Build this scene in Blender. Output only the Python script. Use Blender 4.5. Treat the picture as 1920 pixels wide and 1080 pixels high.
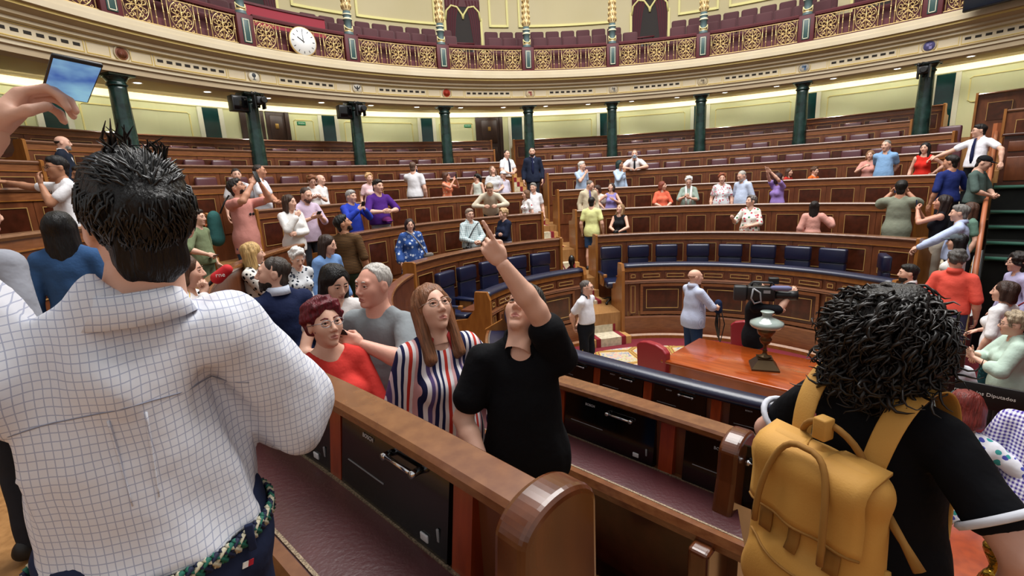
import bpy, bmesh, math, random
import numpy as np
from mathutils import Vector, Matrix
for o in list(bpy.data.objects): bpy.data.objects.remove(o)
random.seed(7); rng = np.random.default_rng(7)
S = bpy.context.scene; COL = S.collection
rad = math.radians; sin = math.sin; cos = math.cos; PI = math.pi
# ---------------------------------------------------------------- camera
# world origin = centre of the hemicycle on the carpet; the photographer stands on the fifth tier
PITCH, ROLL, FPX = .212307, .049541, 902.97
cam = bpy.data.cameras.new('camera'); co = bpy.data.objects.new('camera', cam); COL.objects.link(co)
cp, sp, cr, sr = cos(PITCH), sin(PITCH), cos(ROLL), sin(ROLL)
m = Matrix(((cr, sr, 0), (-sr*sp, cr*sp, -cp), (-sr*cp, cr*cp, sp))).to_4x4()
m.translation = (-2.4533, -6.0686, 3.1); co.matrix_world = m
cam.sensor_width = 36; cam.lens = FPX/1920*36; cam.clip_start = .05; cam.clip_end = 200
S.camera = co
# ---------------------------------------------------------------- light
w = bpy.data.worlds.new('world'); S.world = w; w.use_nodes = True
w.node_tree.nodes['Background'].inputs[0].default_value = (1, .985, .965, 1)
w.node_tree.nodes['Background'].inputs[1].default_value = .60
def area(name, loc, size, power, color=(1, .98, .95), shape='DISK', rot=(0, 0, 0)):
    l = bpy.data.lights.new(name, 'AREA'); l.shape = shape; l.size = size; l.energy = power; l.color = color
    o = bpy.data.objects.new(name, l); COL.objects.link(o); o.location = loc; o.rotation_euler = rot; return o
area('skylight_lamp', (0, 1.5, 13.5), 11, 3100)
S.view_settings.view_transform = 'Standard'; S.view_settings.look = 'None'
S.view_settings.gamma = 1; S.view_settings.use_curve_mapping = False; S.view_settings.exposure = 0.0
# ---------------------------------------------------------------- helpers: materials
MATS = {}
def lin(c):
    if isinstance(c, str): c = tuple(int(c[i:i+2], 16)/255 for i in (0, 2, 4))
    return tuple((x/12.92 if x <= .04045 else ((x+.055)/1.055)**2.4) for x in c) + (1,)
def mat(name, col, rough=.5, metal=0, spec=.5, var=None, vs=6, stretch=(1, 1, 1), bump=0, bs=None, emit=0, coat=0, alpha=None, sheen=0, detail=4, bdist=.01):
    """principled material: base colour, optional noise variation towards a second colour, optional bump"""
    if name in MATS: return MATS[name]
    M = bpy.data.materials.new(name); M.use_nodes = True; N = M.node_tree.nodes; L = M.node_tree.links
    b = N['Principled BSDF']; c = lin(col)
    b.inputs['Base Color'].default_value = c; b.inputs['Roughness'].default_value = rough; b.inputs['Metallic'].default_value = metal
    b.inputs['Specular IOR Level'].default_value = spec; b.inputs['Coat Weight'].default_value = coat; b.inputs['Coat Roughness'].default_value = .15
    if sheen: b.inputs['Sheen Weight'].default_value = sheen
    if emit: b.inputs['Emission Color'].default_value = c; b.inputs['Emission Strength'].default_value = emit
    if alpha is not None: b.inputs['Alpha'].default_value = alpha
    if var or bump:
        tc = N.new('ShaderNodeTexCoord'); mp = N.new('ShaderNodeMapping'); L.new(tc.outputs['Object'], mp.inputs[0]); mp.inputs['Scale'].default_value = stretch
        nz = N.new('ShaderNodeTexNoise'); nz.inputs['Scale'].default_value = vs; nz.inputs['Detail'].default_value = detail; L.new(mp.outputs[0], nz.inputs[0])
        if var:
            r = N.new('ShaderNodeValToRGB'); r.color_ramp.elements[0].position = .32; r.color_ramp.elements[1].position = .7
            r.color_ramp.elements[0].color = c; r.color_ramp.elements[1].color = lin(var); L.new(nz.outputs[0], r.inputs[0]); L.new(r.outputs[0], b.inputs['Base Color'])
        if bump:
            n2 = nz
            if bs: n2 = N.new('ShaderNodeTexNoise'); n2.inputs['Scale'].default_value = bs; n2.inputs['Detail'].default_value = 3; L.new(mp.outputs[0], n2.inputs[0])
            bp = N.new('ShaderNodeBump'); bp.inputs['Strength'].default_value = bump; bp.inputs['Distance'].default_value = bdist; L.new(n2.outputs[0], bp.inputs['Height']); L.new(bp.outputs[0], b.inputs['Normal'])
    MATS[name] = M; return M
WOOD = mat('walnut_wood', '6e4024', .33, var='84512f', vs=3, stretch=(2, 2, 14), coat=.25)
BOARD = mat('walnut_board', '5a301b', .34, var='703f25', vs=4, stretch=(3, 3, 1), coat=.25)
BURL = mat('burl_veneer', '371709', .3, var='4d2213', vs=9, coat=.3)
INLAY = mat('inlay_line', 'ad8850', .45)
RAILW = mat('rail_wood', '6a4631', .28, var='80593f', vs=5, stretch=(3, 3, 20), coat=.4)
GOLDW = mat('golden_oak', '84501f', .38, var='9a642c', vs=3, stretch=(5, 5, 1.2), coat=.2)
REDW = mat('mahogany', '7a2a0c', .3, var='983c14', vs=4, stretch=(6, 6, 1), coat=.4)
NEARR = mat('polished_rail', '663a1e', .24, var='7b4d2c', vs=5, stretch=(4, 4, 10), coat=.5)
LEATH = mat('plum_leather', '4a232b', .36, var='552b33', vs=3, bump=.12, bs=60, spec=.7)
REDLE = mat('wine_leather', '42181c', .36, var='4e2025', vs=4, bump=.15, bs=70, spec=.7, coat=.2)
BLUEL = mat('navy_leather', '0f1530', .34, var='151d3c', vs=4, bump=.1, bs=60, spec=.7)
BLACKP = mat('black_gloss', '050506', .12, spec=.6)
BLACK = mat('black_plastic', '0c0d10', .45)
DGREY = mat('dark_grey_plastic', '25272b', .5)
CHROME = mat('chrome', 'd8dade', .15, 1)
GOLD = mat('gilded_iron', 'd9bd84', .35, .55)
GOLDP = mat('gold_paint', 'cbb36a', .5, .1)
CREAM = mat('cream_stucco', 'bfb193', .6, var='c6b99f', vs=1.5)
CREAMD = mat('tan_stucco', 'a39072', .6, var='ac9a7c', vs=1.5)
WALLG = mat('pale_green_wall', 'cdd1a0', .7, var='d3d6aa', vs=.6)
WALLU = mat('ivory_wall', 'c2b68c', .7, var='c8bc96', vs=.6)
FRAMEY = mat('yellow_moulding', 'dcd48c', .55)
COVE = mat('cove_glow', 'f6eac0', .6, emit=.9)
PALEJ = mat('pale_jamb', 'd9dac2', .6)
MARB = mat('green_marble', '0c1f1d', .22, var='23403b', vs=5, detail=10, spec=.6)
GGLASS = mat('green_glass', '0f2c2b', .12, spec=.6, var='1c4744', vs=1.2)
BURG = mat('burgundy', '4a0d16', .6, var='561520', vs=3)
BURGL = mat('burgundy_velvet', '4c2027', .75, sheen=.3)
VELVET = mat('crimson_velvet', '8c1029', .7, sheen=.3)
CURT = mat('wine_curtain', '4a0a1a', .8, sheen=.4)
SLATE = mat('slate_green', '2c4a48', .4); SLATEB = mat('slate_blue', '4f6467', .5)
WHITE = mat('white_paint', 'f2f1ec', .5); LIGHTB = mat('lamp_disc', 'fffdf4', .5, emit=6)
# ---------------------------------------------------------------- helpers: meshes
def obj(name, me, parent=None, **kw):
    o = bpy.data.objects.new(name, me); COL.objects.link(o)
    if parent is not None: o.parent = parent
    for k, v in kw.items(): o[k] = v
    return o
def mesh(name, V, F, mats, mi=None, smooth=False):
    me = bpy.data.meshes.new(name); me.from_pydata([tuple(v) for v in V], [], [tuple(f) for f in F])
    for M in (mats if isinstance(mats, (list, tuple)) else [mats]): me.materials.append(M)
    if mi is not None: me.polygons.foreach_set('material_index', np.asarray(mi, dtype=np.int32))
    if smooth: me.polygons.foreach_set('use_smooth', np.ones(len(me.polygons), dtype=bool))
    me.update(); return me
WARP = None   # the near benches straighten out towards their ends
class MB:
    """collects simple solids into one mesh"""
    def __init__(s): s.V = []; s.F = []; s.M = []; s.S = []
    def add(s, V, F, m=0, sm=False):
        b = len(s.V); s.V += [tuple(v) for v in V]; s.F += [tuple(i+b for i in f) for f in F]
        s.M += ([m]*len(F) if isinstance(m, int) else list(m)); s.S += [sm]*len(F); return s
    def box(s, x0, x1, y0, y1, z0, z1, m=0):
        V = [(x, y, z) for z in (z0, z1) for y in (y0, y1) for x in (x0, x1)]
        return s.add(V, [(0, 2, 3, 1), (4, 5, 7, 6), (0, 1, 5, 4), (2, 6, 7, 3), (0, 4, 6, 2), (1, 3, 7, 5)], m)
    def rbox(s, x0, x1, y0, y1, z0, z1, r, m=0, seg=2):
        bm = bmesh.new(); bmesh.ops.create_cube(bm, size=1)
        for v in bm.verts: v.co = ((x0+x1)/2+v.co.x*(x1-x0), (y0+y1)/2+v.co.y*(y1-y0), (z0+z1)/2+v.co.z*(z1-z0))
        bmesh.ops.bevel(bm, geom=list(bm.edges), offset=r, segments=seg, affect='EDGES', profile=.5)
        bm.verts.index_update(); V = [v.co[:] for v in bm.verts]; F = [[v.index for v in f.verts] for f in bm.faces]; bm.free()
        return s.add(V, F, m, True)
    def tube(s, pts, r, m=0, n=6, cap=True):
        P = [Vector(p) for p in pts]; k = len(P); V = []; F = []; R = r if isinstance(r, (list, tuple)) else [r]*k
        t0 = (P[1]-P[0]).normalized(); up = Vector((0, 0, 1)) if abs(t0.z) < .9 else Vector((1, 0, 0)); u = t0.cross(up).normalized()
        for i in range(k):
            t = (P[min(i+1, k-1)]-P[max(i-1, 0)]).normalized(); u = (u-t*u.dot(t)).normalized(); v = t.cross(u)
            for j in range(n):
                a = 2*PI*j/n; V.append(P[i]+(u*cos(a)+v*sin(a))*R[i])
        for i in range(k-1):
            for j in range(n): F.append((i*n+j, i*n+(j+1) % n, (i+1)*n+(j+1) % n, (i+1)*n+j))
        if cap: F += [tuple(range(n))[::-1], tuple(range((k-1)*n, k*n))]
        return s.add(V, F, m, True)
    def lathe(s, prof, n=16, c=(0, 0, 0), m=0, axis='z', sm=True, caps=True):
        V = []; F = []; k = len(prof); mi = []
        for r, z in prof:
            for j in range(n):
                a = 2*PI*j/n; p = (r*cos(a), r*sin(a), z)
                if axis == 'y': p = (p[0], p[2], p[1])
                if axis == 'x': p = (p[2], p[0], p[1])
                V.append((p[0]+c[0], p[1]+c[1], p[2]+c[2]))
        for i in range(k-1):
            for j in range(n): F.append((i*n+j, i*n+(j+1) % n, (i+1)*n+(j+1) % n, (i+1)*n+j)); mi.append(m if isinstance(m, int) else m[i])
        if caps: F += [tuple(range(n))[::-1], tuple(range((k-1)*n, k*n))]; mi += [mi[0], mi[-1]]
        return s.add(V, F, mi, sm)
    def prism(s, poly, x0, x1, m=0):
        """polygon in (y,z) extruded along x"""
        k = len(poly); V = [(x0, y, z) for y, z in poly]+[(x1, y, z) for y, z in poly]
        return s.add(V, [tuple(range(k)), tuple(range(k, 2*k))[::-1]]+[(i, i+k, (i+1) % k+k, (i+1) % k) for i in range(k)], m)
    def arc(s, prof, a0, a1, n=None, m=0, sm=False, caps=True):
        """closed (r,z) profile swept around the hemicycle centre from a0 to a1 degrees (clockwise from +Y)"""
        n = n or max(1, int(abs(a1-a0)/2.0)); k = len(prof); V = []; F = []; mi = []
        for i in range(n+1):
            ad = a0+(a1-a0)*i/n; a = rad(ad); wp = WARP(ad) if WARP else 0
            for r, z in prof: V.append(((r+wp)*sin(a), (r+wp)*cos(a), z))
        for i in range(n):
            for j in range(k): F.append((i*k+j, i*k+(j+1) % k, (i+1)*k+(j+1) % k, (i+1)*k+j)); mi.append(m if isinstance(m, int) else m[j])
        if caps: F += [tuple(range(k))[::-1], tuple(range(n*k, (n+1)*k))]; mi += [mi[0]]*2
        return s.add(V, F, mi, sm)
    def build(s, name, mats, parent=None, **kw):
        me = mesh(name, s.V, s.F, mats, s.M); me.polygons.foreach_set('use_smooth', np.array(s.S, dtype=bool))
        bm = bmesh.new(); bm.from_mesh(me); bmesh.ops.recalc_face_normals(bm, faces=bm.faces); bm.to_mesh(me); bm.free()
        return obj(name, me, parent, **kw)
def rect(r0, r1, z0, z1): return [(r0, z0), (r1, z0), (r1, z1), (r0, z1)]
def empty(name, loc=(0, 0, 0), a=None, **kw):
    o = obj(name, None, **kw); o.location = loc; o.empty_display_size = .1
    if a is not None: o.rotation_euler.z = -rad(a)
    return o
def pol(a, R, z=0): return (R*sin(rad(a)), R*cos(rad(a)), z)
def put(o, a, R, z):
    wp = WARP(a) if WARP else 0; tw = math.atan2(WARP(a+.5)-WARP(a-.5), rad(1)*(R+wp)) if WARP else 0
    o.location = pol(a, R+wp, z); o.rotation_euler.z = -rad(a)+tw; return o
def tag(o, label, cat, group=None):
    o['label'] = label; o['category'] = cat
    if group: o['group'] = group
    return o
def copytree(o, parent=None):
    c = o.copy(); COL.objects.link(c); c.parent = parent
    for ch in o.children: copytree(ch, c)
    return c
def struct(o): o['kind'] = 'structure'; return o
def text(name, s, size, M, parent, loc, rot=(0, 0, 0), depth=.0008, align='CENTER'):
    cu = bpy.data.curves.new(name, 'FONT'); cu.body = s; cu.size = size; cu.extrude = depth; cu.align_x = align; cu.align_y = 'CENTER'; cu.resolution_u = 2
    t = bpy.data.objects.new(name, cu); COL.objects.link(t); dg = bpy.context.evaluated_depsgraph_get()
    me = bpy.data.meshes.new_from_object(t.evaluated_get(dg)); bpy.data.objects.remove(t)
    me.materials.clear(); me.materials.append(M); o = obj(name, me, parent); o.location = loc; o.rotation_euler = rot; return o
# ---------------------------------------------------------------- layout of the hall
ROWS = 'ABCDEFGH'   # A = top row under the gallery, H = the blue front bench
RR = dict(A=12.42, B=11.0, C=9.69, D=8.30, E=6.97, F=5.51, G=4.315, H=3.06)      # radius of each desk front
ZZ = dict(A=4.676, B=4.245, C=3.793, D=3.343, E=2.887, F=2.422, G=1.934, H=1.47)   # height of each desk rail
FL = {k: ZZ[k]-.93 for k in ROWS}                                                    # floor behind each desk
COLA = [-8.47+14.67*(i-4) for i in range(-2, 11)]                                    # column angles
ORD = dict(zip(ROWS, ['top', 'second', 'third', 'fourth', 'fifth', 'sixth', 'seventh', 'eighth']))
BLUE_R = [-4.4, 3.8, 11.9, 20.6, 29.2, 37.5, 45.8, 53.8, 67]; BLUE_M = [-60.6, -52.4, -44.2, -34.6, -26.7]
PN = ['zeroth', 'first', 'second', 'third', 'fourth', 'fifth', 'sixth', 'seventh', 'eighth', 'ninth', 'tenth', 'eleventh', 'twelfth', 'thirteenth', 'fourteenth', 'fifteenth', 'sixteenth', 'seventeenth', 'eighteenth', 'nineteenth', 'twentieth', 'twenty-first', 'twenty-second', 'twenty-third', 'twenty-fourth', 'twenty-fifth', 'twenty-sixth', 'twenty-seventh', 'twenty-eighth', 'twenty-ninth', 'thirtieth']
# ---------------------------------------------------------------- floor and tiers
def carpet_mat():
    M = bpy.data.materials.new('woven_carpet'); M.use_nodes = True; N = M.node_tree.nodes; L = M.node_tree.links; b = N['Principled BSDF']; b.inputs['Roughness'].default_value = .95
    tc = N.new('ShaderNodeTexCoord'); ln = N.new('ShaderNodeVectorMath'); ln.operation = 'LENGTH'; L.new(tc.outputs['Object'], ln.inputs[0])
    def ramp(stops, src, const=True):
        r = N.new('ShaderNodeValToRGB'); e = r.color_ramp.elements
        if const: r.color_ramp.interpolation = 'CONSTANT'
        while len(e) < len(stops): e.new(.5)
        for el, (p, c) in zip(e, stops): el.position = p; el.color = lin(c)
        L.new(src, r.inputs[0]); return r.outputs[0]
    def mix(f, a, c):
        x = N.new('ShaderNodeMix'); x.data_type = 'RGBA'; L.new(f, x.inputs[0]); L.new(a, x.inputs[6]); L.new(c, x.inputs[7]); return x.outputs[2]
    def math_(op, a, v):
        x = N.new('ShaderNodeMath'); x.operation = op; L.new(a, x.inputs[0]); x.inputs[1].default_value = v; return x.outputs[0]
    v = N.new('ShaderNodeTexVoronoi'); v.inputs['Scale'].default_value = 11; L.new(tc.outputs['Object'], v.inputs[0])
    nz = N.new('ShaderNodeTexNoise'); nz.inputs['Scale'].default_value = 26; L.new(tc.outputs['Object'], nz.inputs[0])
    spots = ramp([(0, '000000'), (.54, 'ffffff')], nz.outputs[0])
    petals = ramp([(0, '7d86ad'), (.3, 'c7838a'), (.5, 'a9a06b'), (.7, '5d6f9a'), (.85, 'c4b48a')], v.outputs['Color'])
    ground = ramp([(0, 'b9ad92'), (1, 'b9ad92')], nz.outputs[0])
    field = mix(spots, ground, petals)
    v2 = N.new('ShaderNodeTexVoronoi'); v2.feature = 'DISTANCE_TO_EDGE'; v2.inputs['Scale'].default_value = 1.5; v2.inputs['Randomness'].default_value = .25; L.new(tc.outputs['Object'], v2.inputs[0])
    net = ramp([(0, 'a3863f'), (.035, '7d2030'), (.055, 'c9a957'), (.085, 'b9ad92')], v2.outputs[0]); netm = ramp([(0, 'ffffff'), (.085, '000000')], v2.outputs[0])
    border = mix(netm, field, net)
    rr = math_('DIVIDE', ln.outputs['Value'], 5.0)
    isb = ramp([(0, '000000'), (.30, 'ffffff')], rr); c1 = mix(isb, field, border)
    red = ramp([(0, '000000'), (.505, 'ffffff')], rr); rc = ramp([(0, '6d1622'), (1, '6d1622')], nz.outputs[0])
    L.new(mix(red, c1, rc), b.inputs['Base Color']); return M
CARPET = carpet_mat()
fb = MB(); fb.arc([(.02, -.1), (3.2, -.1), (3.2, 0), (.02, 0)], -180, 180, 120)
struct(fb.build('floor', CARPET))
PARQ = mat('oak_floor', '8a6238', .4, var='a5794a', vs=4, stretch=(6, 6, 1))
tb = MB()
for i, k in enumerate(ROWS):
    r0 = RR[k]+.05; r1 = RR[ROWS[i-1]]+.05 if i else 13.45
    if k == 'H': r0 = 3.09
    tb.arc(rect(r0, r1, -.1 if k == 'H' else FL[k]-.6, FL[k]), -187, 64, 125)
struct(tb.build('floor', PARQ))
# ---------------------------------------------------------------- aisle stairs with carpet runner
RUN = mat('runner_beige', 'cfc3a8', .95, var='a9a18a', vs=14); RUNR = mat('runner_red', '7d1a26', .95); RISER = mat('stair_oak', 'b3854c', .5, var='c69a60', vs=3)
def stairs(name, line, halfw, steps, label):
    """straight flight: line(r)->(x,y) centre; each tread a box with its own runner"""
    root = empty(name, (0, 0, 0)); struct(root); root['label'] = label
    for i in range(steps['n']):
        r0 = steps['r0']+i*steps['dr']; z1 = steps['z0']+(i+1)*steps['dz']
        (x0, y0), (x1, y1) = line(r0), line(r0+steps['dr']+.02); d = Vector((x1-x0, y1-y0, 0)); Lg = d.length
        st = MB().box(-halfw, halfw, 0, Lg, -.6, 0).build('step', RISER, root)
        st.location = (x0, y0, z1); st.rotation_euler.z = math.atan2(d.y, d.x)-PI/2
        rw = halfw*.72; u = MB()
        u.box(-rw, rw, -.012, Lg, -steps['dz'], .012, 0); u.box(-rw, -rw+.09, -.016, Lg, -steps['dz'], .016, 1); u.box(rw-.09, rw, -.016, Lg, -steps['dz'], .016, 1)
        u.build('runner', [RUN, RUNR], st)
    return root
def aisle(a, off0=0, off1=0):
    s_, c_ = sin(rad(a)), cos(rad(a))
    def f(r): o = off0+(off1-off0)*(r-3)/9; return (r*s_+o*c_, r*c_-o*s_)
    return f
NS = dict(n=26, r0=2.72, dr=.375, z0=0, dz=.1497)
stairs('staircase', aisle(-13.2), .42, NS, 'carpeted aisle stairs between the middle and right benches')
stairs('staircase', aisle(-76.0), .42, dict(NS, r0=3.0), 'carpeted aisle stairs between the left and middle benches')
# ---------------------------------------------------------------- bench rows (middle and right sectors)
SEC = {  # (left, right) end angle of every row
 'middle': dict(A=(-104, -13.8), B=(-76.2, -15.0), C=(-73.6, -15.6), D=(-73.2, -16.1), E=(-72.4, -17.0), F=(-71.4, -17.9), G=(-68.2, -18.9), H=(-67.5, -21.3)),
 'right': dict(A=(-9.7, 51), B=(-8.6, 49), C=(-8.4, 55.2), D=(-8.6, 57), E=(-9.0, 59.3), F=(-8.7, 61.9), G=(-7.5, 69.3), H=(-5.3, 78)),
 'left': dict(B=(-112, -80.5), C=(-112, -80.6), D=(-112, -80.8), E=(-112, -81), F=(-157.4, -83), G=(-162.6, -80.6), H=(-178, -86))}
PITCHW = .635
def rail_prof(R, z, w=.17, t=.05):
    return [(R, z-t), (R+w, z-t), (R+w+.012, z-t*.5), (R+w, z), (R, z), (R-.014, z-t*.45)]
def bench(sec, k):
    a0, a1 = SEC[sec][k]; R = RR[k]; z = ZZ[k]; zb = FL[ROWS[ROWS.index(k)+1]]-.02 if k != 'H' else 0
    root = empty('bench_row', (0, 0, 0)); rows_lab = {'middle': 'left of the central aisle', 'right': 'right of the central aisle', 'left': 'leftmost block'}
    tag(root, '%s curved walnut bench row from the top, %s' % (ORD[k], rows_lab[sec]), 'bench', 'curved bench rows')
    b = MB(); b.arc(rect(R+.035, R+.10, zb, z-.05), a0, a1); b.arc(rect(R+.10, R+.42, z-.32, z-.29), a0, a1); b.build('body', BOARD, root)
    MB().arc(rail_prof(R, z), a0, a1, sm=False).build('rail', RAILW, root)
    f = MB(); f.arc(rect(R+.015, R+.036, z-.15, z-.05), a0, a1, m=0); f.arc(rect(R+.006, R+.036, z-.162, z-.148), a0, a1, m=1); f.build('frieze', [WOOD, GOLDW], root)
    n = max(1, round(rad(a1-a0)*R/PITCHW)); pa = (a1-a0)/n; half = rad(pa)*R/2-.004
    z1 = z-.165; z0 = max(zb, z-.9); iz0 = max(z0+.12, z-.63); iw = half-.095
    pb = MB().arc(rect(R+.022, R+.04, z0, z1), -math.degrees(half/R), math.degrees(half/R), 2).build('panel', BOARD, root)
    q = MB(); h = math.degrees(iw/R); e = math.degrees(.009/R); ri = R+.016
    q.arc(rect(ri+.001, R+.03, iz0, z-.235), -h, h, 2, m=0)
    for (x0, x1, y0, y1) in ((-h, h, z-.244, z-.235), (-h, h, iz0, iz0+.009), (-h, -h+e, iz0, z-.235), (h-e, h, iz0, z-.235)): q.arc(rect(ri-.004, R+.03, y0, y1), x0, x1, 1, m=1)
    qb = q.build('inlay', [BURL, INLAY], pb); pb.rotation_euler.z = -rad(a0+pa/2)
    for i in range(1, n):
        c = copytree(pb, root); c.rotation_euler.z = -rad(a0+pa*(i+.5))
    # end boards
    poly = [(-.03, zb), (-.03, z-.0), (.0, z+.018), (.17, z+.018), (.2, z-.02), (.2, z-.16), (.3, z-.26), (.52, z-.28), (.52, FL[k]), (.3, zb)]
    for a, s in ((a0, -1), (a1, 1)):
        e_ = MB().prism(poly, 0, .05*s).build('end_board', GOLDW, root); put(e_, a, R, 0)
    return root
for k in 'ABCDEFG': bench('middle', k); bench('right', k)
for k in 'BCDE': bench('left', k)
# front bench: taller, with framed panels and a padded blue top
def front_bench(sec):
    a0, a1 = SEC[sec]['H']; R = RR['H']; z = ZZ['H']
    root = empty('front_bench', (0, 0, 0)); tag(root, 'carved front bench with padded navy top, %s of the central aisle' % ('left' if sec == 'middle' else 'right'), 'bench', 'front benches')
    b = MB(); b.arc(rect(R+.03, R+.1, 0, z-.05), a0, a1); b.arc(rect(R+.10, R+.5, z-.32, z-.29), a0, a1); b.build('body', BOARD, root)
    MB().arc([(R-.02, z-.055), (R+.19, z-.055), (R+.205, z-.02), (R+.17, z+.012), (R+.02, z+.012), (R-.03, z-.02)], a0, a1, sm=True).build('padded_top', BLUEL, root)
    MB().arc(rect(R-.0, R+.032, z-.13, z-.055), a0, a1).build('cornice', GOLDW, root)
    MB().arc([(R-.03, 0), (R+.04, 0), (R+.04, .42), (R-.03, .42)], a0, a1).build('plinth', WOOD, root)
    MB().arc([(R-.07, 0), (R-.03, 0), (R-.03, .09), (R-.07, .06)], a0, a1).build('base_moulding', GOLDW, root)
    t = MB()
    for zz in (.42, z-.36, z-.33): t.arc([(R-.03, zz), (R+.035, zz), (R+.035, zz+.03), (R-.015, zz+.03)], a0, a1)
    t.build('moulding', WOOD, root)
    # alternating narrow and wide framed panels, small frieze panels above
    def framed(name, c, hw, y0, y1, deep):
        h = math.degrees(hw/R); e = math.degrees(.011/R); q = MB(); q.arc(rect(R+.01, R+.04, y0, y1), -h, h, 3, m=0)
        iy = .03 if not deep else .085; ih = h-math.degrees(iy/R)
        if deep:
            g = math.degrees(.05/R)
            for (x0, x1, u0, u1) in ((-h, h, y1-.05, y1), (-h, h, y0, y0+.05), (-h, -h+g, y0+.05, y1-.05), (h-g, h, y0+.05, y1-.05)): q.arc([(R-.02, u0), (R+.02, u0), (R+.02, u1), (R-.02, u1)], x0, x1, 2, m=2)
            q.arc(rect(R+.004, R+.03, y0+.12, y1-.12), -ih+math.degrees(.03/R), ih-math.degrees(.03/R), 2, m=0); iy = .115; ih = h-math.degrees(iy/R)
        for (x0, x1, u0, u1) in ((-ih, ih, y1-iy-.01, y1-iy), (-ih, ih, y0+iy, y0+iy+.01), (-ih, -ih+e, y0+iy, y1-iy), (ih-e, ih, y0+iy, y1-iy)): q.arc(rect(R-.002, R+.03, u0, u1), x0, x1, 1, m=1)
        o = q.build(name, [BURL if deep else BOARD, INLAY, WOOD], root); o.rotation_euler.z = -rad(c); return o
    span = math.degrees(1.12/R); a = a0+1.5; protos = {}
    def inst(key, c, *args):
        if key not in protos: protos[key] = framed('framed_panel', c, *args)
        else: o = copytree(protos[key], root); o.rotation_euler.z = -rad(c)
    while a < a1-6:
        w = math.degrees(.2/R); inst('n', a+w/2, .075, .48, z-.38, False)
        inst('w', a+w+(span-w)/2, .42, .48, z-.38, True)
        inst('s1', a+w/2, .075, z-.29, z-.16, False); inst('s2', a+w+(span-w)*.27, .19, z-.29, z-.16, False); inst('s2', a+w+(span-w)*.76, .19, z-.29, z-.16, False)
        a += span
    poly = [(-.05, 0), (-.05, .5), (-.05, z-.1), (.0, z+.03), (.2, z+.03), (.22, z-.1), (.22, z-.25), (.36, z-.42), (.62, z-.46), (.62, 0)]
    for aa, s in ((a0, -1), (a1, 1)): put(MB().prism(poly, 0, .06*s).build('end_board', GOLDW, root), aa, R, 0)
front_bench('middle'); front_bench('right')
# ---------------------------------------------------------------- leather seats behind rows A-D
def leather_seat():
    root = empty('leather_chair'); 
    MB().rbox(-.225, .225, -.12, -.02, .36, .80, .035).build('backrest', LEATH, root)
    MB().rbox(-.23, .23, -.56, -.1, .32, .43, .04).build('cushion', LEATH, root)
    p = MB(); p.box(-.2, .2, -.5, -.1, 0, .33); p.build('pedestal', BOARD, root)
    return root
seat0 = None
for sec in ('middle', 'right'):
    for k in 'ABCD':
        up = ROWS[ROWS.index(k)-1] if k != 'A' else None
        R = (RR[up] if up else 13.35)-.0; a0, a1 = SEC[sec][k]; a0 = max(a0, -66 if k != 'A' else -74)
        n = int(rad(a1-a0)*R/.64); pa = (a1-a0)/n
        top = (ZZ[up]-.25) if up else FL['A']+.86; zb = FL[k]
        cnt_ = 0
        for i in (range(n) if sec == 'right' else range(n-1, -1, -1)):
            a = a0+pa*(i+.5)
            if (i*7+ord(k)*3) % 11 == 0: continue
            if k in 'AB' and min(abs(a-c) for c in COLA) < (3.0 if k == 'B' else 0): continue
            if k == 'C' and min(abs(a-c) for c in COLA) < 2.6: continue
            if seat0 is None: s_ = seat0 = leather_seat()
            else: s_ = copytree(seat0)
            cnt_ += 1; put(s_, a+((i*5) % 3-1)*.12, R, zb); s_.scale.z = (top-zb)/.80
            tag(s_, '%s plum leather chair %s of the central aisle, behind the %s row from the top' % (PN[cnt_], 'right' if sec == 'right' else 'left', ORD[k]), 'chair', 'plum leather chairs')
# ---------------------------------------------------------------- blue armchairs of the front bench
def blue_chair():
    root = empty('blue_armchair')
    def curved(name, z0, z1, w0, w1, th, y0, tilt, M=BLUEL, r=.035):
        b = MB().rbox(-.5, .5, -th/2, th/2, 0, 1, .0001) if 0 else MB()
        b.rbox(-w0, w0, -th/2, th/2, z0, z1, r, seg=3); o = b.build(name, M, root); o.location.y = y0; o.rotation_euler.x = tilt; return o
    curved('headrest', .90, 1.16, .235, .235, .13, -.06, .0)
    curved('backrest', .42, .91, .225, .225, .11, -.05, .0)
    MB().rbox(-.25, .25, -.60, -.06, .36, .50, .05, seg=3).build('cushion', BLUEL, root)
    for s in (-1, 1):
        MB().rbox(s*.27-.035, s*.27+.035, -.50, -.04, .60, .655, .02).build('armrest', BLUEL, root)
        a = MB(); a.rbox(s*.27-.037, s*.27+.037, -.56, -.49, .59, .66, .012); a.rbox(s*.27-.02, s*.27+.02, -.4, -.15, .38, .61, .01); a.build('arm_support', GOLDW, root)
    b = MB(); b.lathe([(.03, .07), (.03, .37)], 10, (0, -.32, 0))
    for j in range(5):
        t = 2*PI*j/5; b.tube([(0, -.32, .1), (.16*cos(t), -.32+.16*sin(t), .09), (.28*cos(t), -.32+.28*sin(t), .05)], [.025, .02, .015]); b.lathe([(.012, -.03), (.03, -.015), (.03, .015), (.012, .03)], 8, (.28*cos(t), -.32+.28*sin(t), .032), axis='x')
    b.build('swivel_base', BLACK, root)
    return root
BC = [('right', a) for a in BLUE_R]+[('middle', a) for a in BLUE_M]
bc0 = None
names = ['leftmost', 'second', 'third', 'fourth', 'fifth', 'sixth', 'seventh', 'eighth', 'ninth', 'tenth']
cnt = {}
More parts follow.
